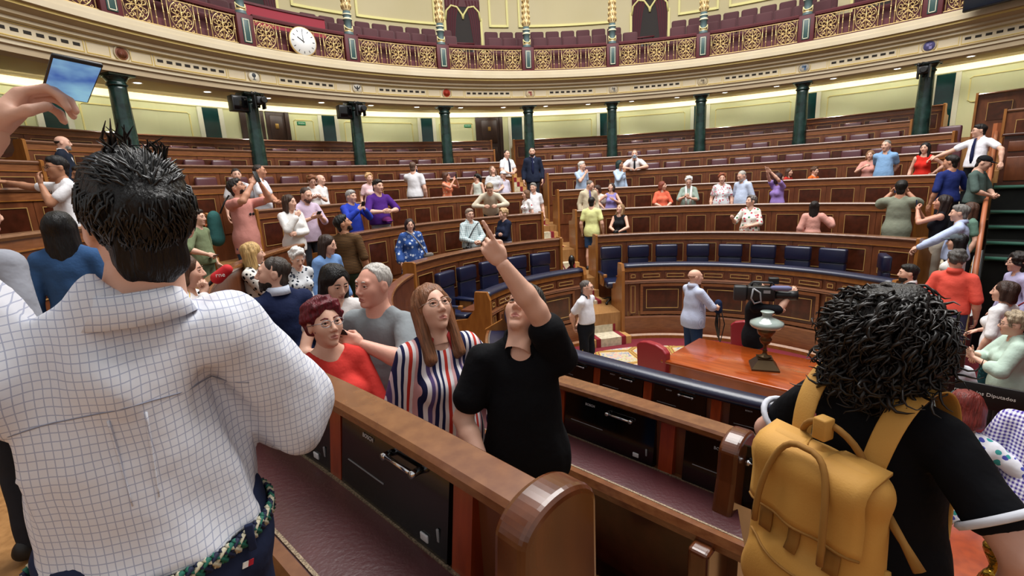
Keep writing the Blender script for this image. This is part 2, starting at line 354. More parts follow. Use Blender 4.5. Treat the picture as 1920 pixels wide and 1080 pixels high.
for sec, a in BC:
    c = blue_chair() if bc0 is None else copytree(bc0); bc0 = bc0 or c
    put(c, a, 4.18, FL['H']); i = cnt.get(sec, 0); cnt[sec] = i+1
    tag(c, '%s navy leather armchair %s' % (names[i], 'behind the front bench right of the aisle' if sec == 'right' else 'behind the front bench left of the aisle'), 'armchair', 'navy armchairs of the front bench')
    c.scale.x = .94
    if sec == 'right' and i == 8: put(c, 67, 3.95, FL['H']); c.rotation_euler.z -= .9
# ---------------------------------------------------------------- near benches of the left block, seen from their desk side
NAIL = mat('brass_nail_trim', 'b9a58a', .4, .6, var='4a3a30', vs=160)
SLOTM = mat('grey_line', '8b8d92', .4); BUTTON = mat('pale_button', 'c9cbd0', .4); LOGO = mat('pale_print', 'c9ccd2', .5)
def conference_panel(root, R, z, a, w, zt, zb):
    """black gloss delegate unit facing outwards, in the local frame of angle a"""
    p = empty('conference_unit'); p.parent = root; put(p, a, R, 0); h = w/2
    # slanted black face
    MB().prism([(.0, zt), (.012, zt), (.05, zb), (.0, zb)], -h, h).build('face', BLACKP, p)
    def on(t, e=.0015): return (.012+.038*t+e, zt+(zb-zt)*t)      # (y,z) on the face, t=0 top .. 1 bottom
    y, zz = on(.22, .022)
    # seen from outside, left on the picture is +x
    b = MB(); b.tube([(-.27*h*2, y, zz), (-.02*h*2, y, zz)], .0075, 0, 8)
    for x in (-.27*w, -.02*w): b.tube([(x, y-.024, zz), (x, y+.009, zz)], .011, 0, 8)
    b.build('handle', CHROME, p)
    tl = math.atan2(.038, zt-zb); y, zz = on(.2)
    t = text('logo', 'BOSCH', w*.034, LOGO, p, (w*.2, y+.001, zz), (PI/2-tl, 0, PI)); 
    y, zz = on(.62); MB().box(.04*w, .42*w, y-.003, y+.0012, zz-.0015, zz+.0015).build('slot', SLOTM, p)
    y, zz = on(.86); MB().rbox(-.36*w, -.30*w, y-.003, y+.004, zz-.012, zz+.012, .003).build('button', BUTTON, p)
    y, zz = on(.74); MB().rbox(-.44*w, -.425*w, y-.003, y+.003, zz-.02, zz+.02, .002).build('switch', SLOTM, p)
    return p
def near_bench(k, a0, a1, R, z, desk, label, pitch, vis, dw=.34):
    root = empty('bench_row', (0, 0, 0)); tag(root, label, 'bench', 'curved bench rows')
    zb = FL[ROWS[ROWS.index(k)+1]]-.02 if k != 'H' else 0; zd = z-.33; N_ = 60
    MB().arc(rect(R+.01, R+.06, zb, z-.045), a0, a1, N_).build('body', BOARD, root)
    if k == 'H':
        MB().arc([(R-.02, z-.06), (R+.13, z-.06), (R+.155, z-.025), (R+.12, z+.014), (R+.01, z+.014), (R-.03, z-.02)], a0, a1, N_, sm=True).build('padded_top', BLUEL, root)
    else:
        MB().arc([(R, z-.045), (R+.115, z-.045), (R+.125, z-.035), (R+.125, z-.012), (R+.112, z), (R+.01, z), (R-.005, z-.012), (R-.005, z-.035)], a0, a1, N_, sm=False).build('rail', NEARR, root)
    d = MB(); d.arc(rect(R+.06, R+dw+.05, zd-.05, zd-.004), a0, a1, N_); d.arc([(R+dw+.04, zd-.06), (R+dw+.085, zd-.06), (R+dw+.095, zd-.02), (R+dw+.075, zd+.012), (R+dw+.04, zd+.012)], a0, a1, N_); d.build('desk', NEARR, root)
    MB().arc(rect(R+.105, R+dw+.04, zd-.005, zd+.004), a0, a1, N_).build('leather_top', desk, root)
    for r in (R+.106, R+dw+.022): MB().arc(rect(r, r+.011, zd, zd+.009), a0, a1, N_).build('nail_trim', NAIL, root)
    MB().arc(rect(R+.22, R+.26, FL[k], zd-.05), a0, a1, N_).build('modesty_board', BURL, root)
    # delegate units with mahogany stiles between them
    pa = math.degrees(pitch/(R+.1)); a = vis[0]; st = MB().prism([(.0, z-.045), (.012, z-.045), (.046, zd), (.0, zd)], -.038, .038).build('stile', REDW, root); first = True
    while a > vis[1]:
        s_ = st if first else copytree(st, root); first = False
        put(s_, a, R+.06, 0)
        if a-pa/2 > vis[1]-.5: conference_panel(root, R+.06, z, a-pa/2, pitch-.078, z-.047, zd)
        a -= pa
    return root
def end_cap(root, a, R, z, zb, depth):
    """rounded end board of a near bench"""
    P = [(-.06, zb), (-.06, z-.05)]+[(.06+.12*cos(t), z-.03+.075*sin(t)) for t in np.linspace(PI, 0.0, 25)]+[(.19, z-.15), (.24, z-.33), (depth, z-.34), (depth, zb)]
    o = put(MB().prism(P, -.045, .045).build('end_board', mat('dark_polished_end', '4e2712', .22, var='5f3219', vs=5, stretch=(4, 4, 1), coat=.5), root), a, R, 0); bv = o.modifiers.new('bevel', 'BEVEL'); bv.width = .018; bv.segments = 3
WARP = lambda a: .00126*max(0, -a-140)**2
r_ = near_bench('F', -155.0, -83, 5.35, 2.435, REDLE, 'nearest bench row with walnut rail, black delegate units and wine leather desk', .66, (-138.6, -155.2)); end_cap(r_, -155.3, 5.35, 2.435, .95, .46)
WARP = lambda a: .00088*max(0, -a-140)**2
r_ = near_bench('G', -160.4, -80.6, 3.88, 1.934, REDLE, 'second nearest bench row with wine leather desk, behind the pointing man', .66, (-118.2, -160.6)); end_cap(r_, -160.7, 3.88, 1.90, .45, .46)
WARP = lambda a: .00041*max(0, -a-135)**2
r_ = near_bench('H', -172, -84, 2.42, 1.47, BLUEL, 'front bench with padded navy top and black delegate units near the table', .52, (-90, -171))
put(MB().prism([(-.05, 0), (-.05, 1.4), (.06, 1.5), (.16, 1.5), (.2, 1.3), (.45, 1.16), (.45, 0)], -.03, .03).build('end_board', GOLDW, r_), -83.4, 2.42, 0)
WARP = None
# ---------------------------------------------------------------- right flight of stairs with gilded balustrade
D45 = (cos(rad(45.5)), sin(rad(45.5)))
def l45(r): return (3.55+D45[0]*r, .72+D45[1]*r)
stairs('staircase', l45, .45, dict(n=17, r0=-.1, dr=.375, z0=.32, dz=.1497), 'steep carpeted stairs with red runner at the right')
root = empty('stair_balustrade', (0, 0, 0)); tag(root, 'gilded balustrade with salmon handrail beside the right stairs', 'balustrade')
def l45r(r, dz): return (3.55+D45[0]*r+.5*D45[1], .72+D45[1]*r-.5*D45[0], .32+.1497*(r+.1)/.375+dz)
SALM = mat('salmon_handrail', 'a8623f', .45)
h = MB(); h.tube([l45r(0, .98), l45r(5.9, .98)], .036, 0, 8); h.build('handrail', SALM, root)
h = MB(); h.box(-.045, .045, -.045, .045, 0, 1.15); pst = h.build('newel_post', SALM, root); pst.location = l45r(5.9, 0)
bz = MB(); 
for (za, zb_) in ((.12, .12), (.9, .9)): bz.tube([l45r(0, za), l45r(5.9, zb_)], .016, 0, 5)
bz.build('gilt_rail', GOLD, root)
bal = MB(); bal.tube([(0, 0, .12), (0, 0, .9)], .008, 0, 5); bal.lathe([(.008, .3), (.02, .36), (.008, .42)], 6); bal.lathe([(.008, .6), (.02, .66), (.008, .72)], 6)
for s in (-1, 1):
    bal.tube([(0, s*.1, .2), (0, s*.05, .32), (0, s*.09, .5), (0, s*.03, .62), (0, s*.08, .8)], .008, 0, 4)
b0 = bal.build('baluster', GOLD, root); b0.location = l45r(.1, 0); b0.rotation_euler.z = rad(45.5-90)
for i in range(1, 30): c = copytree(b0, root); c.location = l45r(.1+i*.198, 0)
# dark tribune tiers behind that balustrade
TRIB = mat('dark_tribune', '0c0d0c', .8, spec=.15, var='141613', vs=3); TGRE = mat('tribune_green', '1f4a3c', .5)
tr = empty('tribune', (0, 0, 0)); tag(tr, 'dark tribune with green stepped ledges at the right edge', 'tribune'); nx, ny = D45[1], -D45[0]
def tpt(s, off): return (3.55+D45[0]*s+nx*off, .72+D45[1]*s+ny*off)
for i, (s0, s1, z) in enumerate(((1.4, 2.0, 1.61), (2.0, 2.6, 1.78), (2.6, 3.2, 1.98), (3.2, 3.9, 2.19), (3.9, 7.5, 2.6))):
    V = [tpt(s0, .58), tpt(s1, .58), tpt(s1, 3.0), tpt(s0, 3.0)]
    m_ = MB(); m_.add([(x, y, 0) for x, y in V]+[(x, y, z) for x, y in V], [(0, 1, 2, 3), (4, 5, 6, 7), (0, 1, 5, 4), (1, 2, 6, 5), (2, 3, 7, 6), (3, 0, 4, 7)]); m_.build('tier', TRIB, tr)
    a_, b_ = tpt(s0-.02, .58), tpt(s0-.02, 3.0); MB().tube([(a_[0], a_[1], z), (b_[0], b_[1], z)], .035, 0, 4).build('green_ledge', TGRE, tr)
tw_ = MB(); pa_, pb_ = l45r(-7, 0), l45r(9.5, 0); nx, ny = D45[1], -D45[0]
tw_.add([(pa_[0]+nx*3.0, pa_[1]+ny*3.0, 0), (pb_[0]+nx*3.0, pb_[1]+ny*3.0, 0), (pb_[0]+nx*3.0, pb_[1]+ny*3.0, 5.6), (pa_[0]+nx*3.0, pa_[1]+ny*3.0, 5.6), (pa_[0]+nx*3.2, pa_[1]+ny*3.2, 0), (pb_[0]+nx*3.2, pb_[1]+ny*3.2, 0), (pb_[0]+nx*3.2, pb_[1]+ny*3.2, 5.6), (pa_[0]+nx*3.2, pa_[1]+ny*3.2, 5.6)], [(0, 1, 2, 3), (4, 5, 6, 7), (0, 1, 5, 4), (3, 2, 6, 7), (0, 3, 7, 4), (1, 2, 6, 5)]); struct(tw_.build('wall_right', BURL))
fb = MB(); fb.arc(rect(3.2, 9.5, -.1, -.002), 64, 182, 60); struct(fb.build('floor', CARPET))
# ---------------------------------------------------------------- gallery entablature
GA0, GA1 = -104, 84
e = MB()
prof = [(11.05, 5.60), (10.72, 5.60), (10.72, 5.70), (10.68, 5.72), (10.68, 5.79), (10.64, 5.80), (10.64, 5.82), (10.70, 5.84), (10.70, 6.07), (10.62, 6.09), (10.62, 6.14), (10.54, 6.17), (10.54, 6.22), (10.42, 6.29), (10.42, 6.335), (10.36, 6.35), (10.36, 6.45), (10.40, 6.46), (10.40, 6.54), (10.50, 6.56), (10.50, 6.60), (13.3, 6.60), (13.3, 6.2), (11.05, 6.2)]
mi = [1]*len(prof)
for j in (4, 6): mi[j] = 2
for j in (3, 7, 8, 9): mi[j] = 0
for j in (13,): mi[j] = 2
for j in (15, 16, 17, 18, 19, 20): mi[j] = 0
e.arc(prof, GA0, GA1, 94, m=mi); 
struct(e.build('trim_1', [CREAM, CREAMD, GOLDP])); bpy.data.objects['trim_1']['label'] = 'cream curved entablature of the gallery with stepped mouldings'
s_ = MB(); s_.arc(rect(11.05, 13.45, 5.76, 5.82), GA0, GA1, 94); struct(s_.build('ceiling', mat('soffit', 'b3a06c', .7)))
VENT = mat('vent_dark', '1c140c', .8)
trim = bpy.data.objects['trim_1']
MEDC = ['8a5a45', 'e4dfd0', 'd9d4c8', 'b8402c', 'd2c0a0', 'c4b9a4', 'c9bb9c', 'a9a6a0', '4b4a78']; MEDE = ['7b4735', '39404a', '2c2c30', 'a83422', '8a3c34', '6f6a62', '7a6e58', '3f5a7a', '7a74a8']
MEDN = ['brown', 'white with a dark tree', 'white with a black eagle', 'red', 'cream with a red figure', 'stone grey', 'pale sand', 'grey with blue quarters', 'violet blue']
vs0 = None; fr0 = None
for i, a in enumerate(COLA):
    # vents between this column and the next
    fp = MB()
    def bars(r, x0, x1, y0, y1, wd, mm=0):
        ea = math.degrees(wd/r)
        for (u0, u1, v0, v1) in ((x0, x1, y1-wd, y1), (x0, x1, y0, y0+wd), (x0, x0+ea, y0, y1), (x1-ea, x1, y0, y1)): fp.arc(rect(r-.012, r+.01, v0, v1), u0, u1, max(1, int((u1-u0)/2)), m=mm)
    if fr0 is None:
        bars(10.70, 3.3, 11.4, 5.85, 6.06, .012); bars(10.70, .95, 3.1, 5.85, 6.06, .01); bars(10.70, -3.1, -.95, 5.85, 6.06, .01)
        fr0 = fp.build('frieze_frame', GOLDP, trim)
        f_ = fr0
    else: f_ = copytree(fr0, trim)
    f_.rotation_euler.z = -rad(a)
    for j in range(8):
        if vs0 is None: vs0 = v_ = MB().arc(rect(10.693, 10.72, 5.935, 5.99), -.3, .3, 1).build('vent_slot', VENT, trim)
        else: v_ = copytree(vs0, trim)
        v_.rotation_euler.z = -rad(a+3.95+j*.975)
    k = i-2
    if 0 <= k < 9:
        md = empty('medallion'); put(md, a+.12, 10.70, 5.955)
        tag(md, 'round %s coat of arms medallion on the gallery frieze' % MEDN[k], 'medallion', 'frieze medallions')
        MB().lathe([(.135, -.03), (.15, -.02), (.135, 0), (.125, 0), (.12, -.015), (.115, 0)], 20, axis='y', caps=False).build('ring', CREAM, md)
        MB().lathe([(.118, .0), (.116, -.012)], 20, axis='y').build('disc', mat('medal_%d' % k, MEDC[k], .5), md)
        q = MB(); E_ = mat('emblem_%d' % k, MEDE[k], .5)
        if k in (1,): q.box(-.012, .012, -.018, -.01, -.07, .0); q.lathe([(.01, -.018), (.05, -.015), (.05, -.012)], 10, (0, 0, .03), axis='y'); q.box(-.04, .04, -.018, -.011, -.075, -.062)
        elif k in (2,): q.prism([(.0, 0)]*0 or [(-.018, .06), (-.011, .06), (-.011, -.07), (-.018, -.07)], -.02, .02); q.tube([(-.08, -.015, .05), (-.04, -.015, -.01), (0, -.015, .02), (.04, -.015, -.01), (.08, -.015, .05)], .018, 0, 5)
        elif k in (0, 3): q.lathe([(.09, -.016), (.085, -.012)], 18, axis='y'); q.tube([(-.03, -.016, -.04), (0, -.018, .04), (.03, -.016, -.04)], .008, 0, 4)
        else: q.box(-.055, 0, -.018, -.011, 0, .06); q.box(0, .055, -.018, -.011, -.07, 0); q.lathe([(.03, -.018), (.028, -.011)], 10, (.028, 0, .03), axis='y')
        q.build('emblem', E_, md)
# downlights under the gallery
dl0 = None
for j in range(1, 19):
    a = -4.4+7.2*(j-10); d_ = None
    if dl0 is None:
        dl0 = d_ = empty('downlight'); MB().lathe([(.075, 0), (.085, -.006), (.105, -.012), (.105, 0)], 16, (0, 0, 0)).build('ring', WHITE, d_); MB().lathe([(.0, -.004), (.075, -.005)], 16).build('lamp', LIGHTB, d_)
    else: d_ = copytree(dl0)
    put(d_, a, 12.15, 5.76); tag(d_, '%s round recessed downlight from the left under the gallery' % PN[j], 'downlight', 'gallery downlights')
    if j % 2 == 0:
        l = bpy.data.lights.new('downlight_beam', 'SPOT'); l.energy = 150; l.spot_size = 2.3; l.spot_blend = .8; l.color = (1, .95, .85); l.shadow_soft_size = .1
        o = bpy.data.objects.new('downlight_beam', l); COL.objects.link(o); o.location = pol(a, 12.15, 5.72)
# ---------------------------------------------------------------- columns
cl0 = None
for i, a in enumerate(COLA):
    if a > 56 or i == 0: continue
    if cl0 is None:
        cl0 = c_ = empty('column')
        z0 = FL['B']-.02; H = 5.62-z0
        MB().lathe([(.23, 0), (.23, .12), (.2, .16), (.195, .2), (.178, H*.35), (.155, H-.3), (.155, H-.22)], 20).build('shaft', MARB, c_)
        MB().lathe([(.16, H-.24), (.185, H-.225), (.185, H-.2), (.16, H-.19), (.165, H-.15), (.205, H-.08), (.235, H-.06)], 20).build('capital', MARB, c_)
        MB().box(-.24, .24, -.24, .24, H-.06, H).build('abacus', MARB, c_)
    else: c_ = copytree(cl0)
    put(c_, a, 11.0, z0); tag(c_, 'dark green marble column under the gallery, %s from the left' % PN[i-1] if i > 1 else 'dark green marble column just beyond the left edge of the view', 'column', 'marble columns')
# broadcast cameras and monitors on three columns
def remote_camera(a, flip, label, mon):
    r_ = empty('remote_camera'); put(r_, a, 10.72, 5.2); tag(r_, label, 'camera', 'remote cameras on columns')
    MB().rbox(-.1, .1, -.26, .02, .1, .27, .02).build('housing', DGREY, r_)
    b = MB(); b.lathe([(.06, -.36), (.075, -.36), (.07, -.24), (.055, -.24)], 14, (.03, 0, .18), axis='y'); b.build('lens', BLACK, r_)
    b = MB(); b.tube([(0, .1, .1), (0, -.12, .04), (0, -.12, .12)], .025, 0, 6); b.box(-.13, -.1, -.2, -.05, 0, .3); b.box(.1, .13, -.2, -.05, 0, .3); b.build('bracket', BLACK, r_)
    b = MB(); b.tube([(-.14, -.06, .28), (-.05, -.1, .38), (.08, -.08, .36), (.14, -.02, .26)], .02, 0, 6); b.lathe([(.03, 0), (.04, .05), (.02, .09)], 8, (-.13, -.1, .3)); b.build('cable_loop', BLACK, r_)
    if mon:
        s_ = empty('monitor_box'); put(s_, a-1.75, 10.95, 5.15); tag(s_, 'black hanging monitor box beside %s' % mon, 'monitor')
        MB().rbox(-.19, .19, -.12, .12, 0, .36, .015).build('case', BLACK, s_); MB().rbox(-.165, .165, -.128, -.115, .03, .33, .003).build('screen', BLACKP, s_)
remote_camera(COLA[3], 1, 'grey remote camera on the second column from the left', 'the second column')
remote_camera(COLA[4], 1, 'grey remote camera on the third column from the left', 'the third column')
remote_camera(COLA[10], -1, 'black remote camera cluster on the rightmost column', None)
# ---------------------------------------------------------------- wall under the gallery
wb = MB(); wb.arc(rect(13.4, 13.6, 3.2, 6.6), GA0, GA1, 94); wall = struct(wb.build('wall_back', WALLG))
MB().arc([(13.26, 5.60), (13.41, 5.60), (13.41, 5.78), (13.3, 5.78)], GA0, GA1, 94).build('cove', COVE, wall)
for j in range(11):
    a = -68+j*12.4; l = bpy.data.lights.new('cove_lamp', 'AREA'); l.shape = 'RECTANGLE'; l.size = 2.4; l.size_y = .08; l.energy = 11; l.color = (1, .97, .88)
    o = bpy.data.objects.new('cove_lamp', l); COL.objects.link(o); o.location = pol(a, 12.75, 5.72); o.rotation_euler = (rad(38), 0, -rad(a))
DOORS = {'a': (-15.0, -11.1), 'b': (-48.9, -43.4)}
PDW = mat('dark_oak_door', '2f1d14', .4, var='3d281b', vs=5, stretch=(4, 4, 1)); BRASS = mat('brass', 'b08d4a', .35, .8)
for i, a in enumerate(COLA):
    if a > 56 or i < 1: continue
    g = empty('glass_pilaster'); put(g, a+.0, 13.39, 3.8); tag(g, 'dark green glass strip with pale jambs, %s from the left on the rear wall' % PN[i], 'glass panel', 'glass strips of the rear wall')
    MB().box(-.21, .21, -.03, .0, 0, 1.77).build('pane', GGLASS, g)
    for s in (-1, 1): MB().box(s*.27-.06, s*.27+.06, -.05, .0, 0, 1.8).build('jamb', PALEJ, g)
    # wall panels between
    an = a+14.67; segs = [(a+2.2, an-2.2)]
    for d0, d1 in DOORS.values():
        if d0 > a-3 and d1 < an+3: segs = [(x0, x1) for x0, x1 in ((a+2.0, d0-.7), (d1+.9, an-2.0)) if x1-x0 > 2]
    for x0, x1 in segs:
        f = MB(); ea = math.degrees(.03/13.4); n_ = max(2, int((x1-x0)/2)); c0, c1 = 4.72, 5.42
        f.arc(rect(13.375, 13.4, c1-.03, c1), x0+.3, x1-.3, n_); f.arc(rect(13.375, 13.4, c0, c0+.03), x0+.3, x1-.3, n_); f.arc(rect(13.375, 13.4, c0+.07, c1-.07), x0, x0+ea, 1); f.arc(rect(13.375, 13.4, c0+.07, c1-.07), x1-ea, x1, 1)
        for xa, xb in ((x0, x0+.3), (x1, x1-.3)):
            for ya, yb in ((c0+.07, c0+.015), (c1-.07, c1-.015)): f.tube([pol(xa, 13.385, ya), pol(xb, 13.385, yb)], .014, 0, 4)
        f.build('wall_moulding', FRAMEY, wall)
for i, (d0, d1) in enumerate(DOORS.values()):
    d = empty('door_%d' % (i+1)); put(d, (d0+d1)/2, 13.4, 3.75); struct(d); hw = rad(d1-d0)*13.4/2
    b = MB()
    for s in (-1, 1): b.box(s*hw-.06, s*hw+.06, -.1, .02, 0, 1.98)
    b.box(-hw-.06, hw+.06, -.1, .02, 1.9, 1.99); b.build('frame', PDW, d)
    for s in ((-1, 1) if i else (0,)):
        w_ = hw/2-.03 if i else hw-.06; c = s*hw/2
        lf = MB().box(c-w_, c+w_, -.05, 0, 0, 1.9).build('leaf', PDW, d)
        for (u, v) in ((.15, .75), (.9, 1.75)): MB().rbox(c-w_+.1, c+w_-.1, -.07, -.04, u, v, .02).build('door_panel', PDW, lf)
        MB().rbox(c-.05, c+.05, -.085, -.06, 1.35, 1.5, .01).build('brass_plate', BRASS, lf)
GREX = mat('exit_green', '0e7a4a', .5, emit=.25)
for a, lab in ((-41.5, 'left'), (-16.55, 'middle')):
    s_ = empty('exit_sign'); put(s_, a, 13.39, 5.30); tag(s_, 'small green SALIDA exit sign on the rear wall, %s one' % ('left' if lab == 'left' else 'right'), 'sign', 'exit signs')
    MB().rbox(-.13, .13, -.025, 0, -.05, .05, .006).build('plate', GREX, s_); text('lettering', 'SALIDA', .06, WHITE, s_, (0, -.026, 0), (PI/2, 0, 0))
# ---------------------------------------------------------------- gallery railing
def spiral(cx, cy, r0, r1, t0, t1, n=12): return [(cx+(r0+(r1-r0)*i/(n-1))*cos(t0+(t1-t0)*i/(n-1)), 0, cy+(r0+(r1-r0)*i/(n-1))*sin(t0+(t1-t0)*i/(n-1))) for i in range(n)]
W2, HB = .235, .58
sc = MB(); t = .0085
for s in (-1, 1): sc.tube([(s*(W2+.03), 0, 0), (s*(W2+.03), 0, HB)], .012, 0, 5); sc.lathe([(.012, HB*.45), (.022, HB*.5), (.012, HB*.55)], 6, (s*(W2+.03), 0, 0))
sc.tube([(0, 0, 0), (0, 0, HB)], .011, 0, 5)
sc.tube([((W2)*cos(u), 0, HB/2+HB/2*sin(u)) for u in np.linspace(0, 2*PI, 25)], t, 0, 4)
for s in (-1, 1):
    for v in (-1, 1):
        c = HB/2
        S_ = lambda x, y, r0, r1, a0, a1, n=12: sc.tube([(s*p[0], 0, c+v*p[2]) for p in spiral(x, y, r0, r1, a0, a1, n)], t, 0, 4)
        S_(.075, .05, .07, .018, PI, -PI*.9, 14); S_(.15, .09, .055, .014, -PI*.6, PI*1.4); S_(.06, .17, .06, .016, -PI*.5, PI*1.3); S_(.12, .2, .05, .014, PI*1.2, -PI*.5); S_(.2, .25, .03, .01, PI, -PI*.8, 9)
        sc.tube([(0, 0, c+v*.02), (s*.08, 0, c+v*.12), (s*.03, 0, c+v*.22), (0, 0, c+v*.27)], t, 0, 4)
        sc.tube([(0, 0, c), (s*.1, 0, c+v*.01), (s*.2, 0, c+v*.05)], t, 0, 4)
bl = MB(); bl.tube([(0, 0, 0), (0, 0, HB)], .009, 0, 5)
for u in (.25, .5, .75): bl.lathe([(.009, HB*u-.025), (.018, HB*u), (.009, HB*u+.025)], 6)
cu = MB(); 
for s in (-1, 1): cu.tube(spiral(s*.055, 0, .045, .012, PI/2-s*PI/2, PI/2-s*PI/2-s*1.6*PI*1.2, 10), .008, 0, 4)
proto = {}
RG = 10.74; ZG = 6.60
def inst(key, build, parent, a, z):
    if key not in proto: proto[key] = o = build(); o.parent = parent
    else: o = copytree(proto[key], parent)
    put(o, a, RG, z); return o
for i, a in enumerate(COLA[:-1]):
    if i < 1: continue
    rl = empty('gallery_railing', (0, 0, 0)); tag(rl, 'gilded scrollwork railing of the gallery, %s bay from the left' % PN[i], 'railing', 'gallery railing bays')
    b0, b1 = a+1.05, a+14.67-1.05
    MB().arc([(RG-.06, ZG+.70), (RG+.1, ZG+.70), (RG+.11, ZG+.75), (RG+.08, ZG+.785), (RG-.04, ZG+.785), (RG-.07, ZG+.75)], b0, b1).build('padded_handrail', BURG, rl)
    g = MB(); g.arc(rect(RG-.012, RG+.012, ZG+.075, ZG+.093), b0, b1); g.arc(rect(RG-.012, RG+.012, ZG+.655, ZG+.673), b0, b1); g.build('gilt_bar', GOLD, rl)
    MB().arc(rect(RG-.02, RG+.12, ZG, ZG+.06), b0, b1).build('base_strip', BURG, rl)
    MB().arc(rect(RG+.3, RG+.33, ZG, ZG+.66), b0, b1).build('backing', BURG, rl)
    sp_ = (b1-b0); c3 = [b0+sp_*.128, b0+sp_*.5, b0+sp_*.872]
    clockbay = abs(a-COLA[3]) < .1
    for j, x in enumerate(c3):
        if not (clockbay and j == 1): inst('scroll', lambda: sc.build('scroll_panel', GOLD), rl, x, ZG+.085)
        for dx in (-1.35, 1.35): inst('curl', lambda: cu.build('curl', GOLD), rl, x+dx, ZG+.025); inst('curl', None, rl, x+dx, ZG+.71)
    for x in ((c3[0]+c3[1])/2, (c3[1]+c3[2])/2):
        for dx in (-.42, .42): inst('bal', lambda: bl.build('baluster', GOLD), rl, x+dx, ZG+.085)
pier0 = None
for i, a in enumerate(COLA):
    if i < 1 or i > 11: continue
    p = empty('gallery_pier'); put(p, a, RG, ZG); tag(p, 'burgundy pier with green panel and gilded candelabrum column, %s from the left' % PN[i-1] if i > 1 else 'burgundy gallery pier just beyond the left edge of the view', 'pier', 'gallery piers')
    if pier0 is not None:
        for ch in pier0.children: copytree(ch, p)
        continue
    pier0 = p
    MB().rbox(-.195, .195, -.08, .3, 0, .74, .012).build('body', BURG, p)
    q = MB(); q.rbox(-.095, .095, -.1, -.07, .1, .64, .008, 0)
    for (x0, x1, z0, z1) in ((-.07, .07, .605, .62), (-.07, .07, .12, .135), (-.07, -.058, .12, .62), (.058, .07, .12, .62)): q.box(x0, x1, -.106, -.09, z0, z1, 1)
    q.build('green_panel', [SLATE, mat('ivory_line', 'd9d2b8', .5)], p)
    c_ = MB(); c_.lathe([(.13, .74), (.14, .77), (.12, .80), (.125, .83), (.1, .88), (.1, 1.12), (.13, 1.14), (.13, 1.17), (.105, 1.19), (.105, 1.24), (.125, 1.26), (.125, 1.29), (.1, 1.31), (.1, 1.36)], 16, (0, .08, 0), [0, 0, 0, 2, 0, 0, 1, 1, 0, 0, 1, 0, 0]); c_.build('pedestal', [SLATEB, mat('ivory_ring', 'e4dcb8', .5), GOLD], p)
    g = MB(); g.tube([(.105*cos(u), .08-.118*abs(sin(u))-.012, .98-.1*sin(u)) for u in np.linspace(0, PI, 12)], .016, 0, 6)
    for s in (-1, 1): g.tube([(s*.112, .06, 1.0), (s*.115, .05, .9), (s*.11, .06, .83)], .013, 0, 5)
    g.build('garland', mat('ivory_gilt', 'e0d39c', .45), p)
    LG = mat('leaf_gilt', 'efe0b0', .4, .2, var='b08a50', vs=40)
    s2 = MB(); s2.lathe([(.08, 1.35), (.105, 1.4), (.115, 1.5), (.105, 1.7), (.085, 2.0), (.075, 2.4), (.075, 4.5)], 14, (0, .08, 0)); s2.build('gilded_shaft', LG, p)
    lf = MB()
    for r_i in range(5):
        for j in range(10):
            u = 2*PI*(j+.5*(r_i % 2))/10; rr_ = .118-.006*r_i; zz = 1.42+r_i*.16
            lf.tube([(rr_*cos(u), .08+rr_*sin(u), zz), ((rr_+.014)*cos(u), .08+(rr_+.014)*sin(u), zz+.08), ((rr_-.004)*cos(u), .08+(rr_-.004)*sin(u), zz+.15)], [.012, .02, .004], 0, 4)
    lf.build('gilt_leaves', GOLD, p)
# clock on the railing
ck = empty('clock'); put(ck, -45.15, 10.64, 6.955); tag(ck, 'round white clock hung on the gilded gallery railing', 'clock')
MB().lathe([(.34, .03), (.36, .0), (.35, -.03), (.325, -.035)], 28, axis='y').build('rim', GOLD, ck)
MB().lathe([(.33, -.03), (.328, -.039)], 28, axis='y').build('dial', mat('clock_dial', 'e6e8ea', .4), ck)
tk = MB()
for j in range(12):
    u = PI/6*j; tk.tube([(.24*sin(u), -.041, .24*cos(u)), (.29*sin(u), -.041, .29*cos(u))], .009, 0, 4)
tk.build('hour_marks', DGREY, ck)
MB().tube([(.03*sin(rad(-58)+PI), -.044, .03*cos(rad(-58)+PI)), (.17*sin(rad(-58)), -.044, .17*cos(rad(-58)))], .012, 0, 4).build('hour_hand', BLACK, ck)
MB().tube([(.0, -.05, -.03), (-.01, -.05, .25)], .008, 0, 4).build('minute_hand', SLOTM, ck)
# big screen at the top right
sc_ = empty('large_screen'); put(sc_, 60.9, 10.0, 6.42); tag(sc_, 'large dark glossy screen hung on the gallery at the top right', 'screen')
MB().rbox(-1.2, 1.2, -.05, .05, 0, 1.4, .012).build('frame', BLACK, sc_); MB().rbox(-1.17, 1.17, -.06, -.03, .03, 1.37, .004).build('glass', mat('screen_glass', '0a1524', .18, spec=.7), sc_)
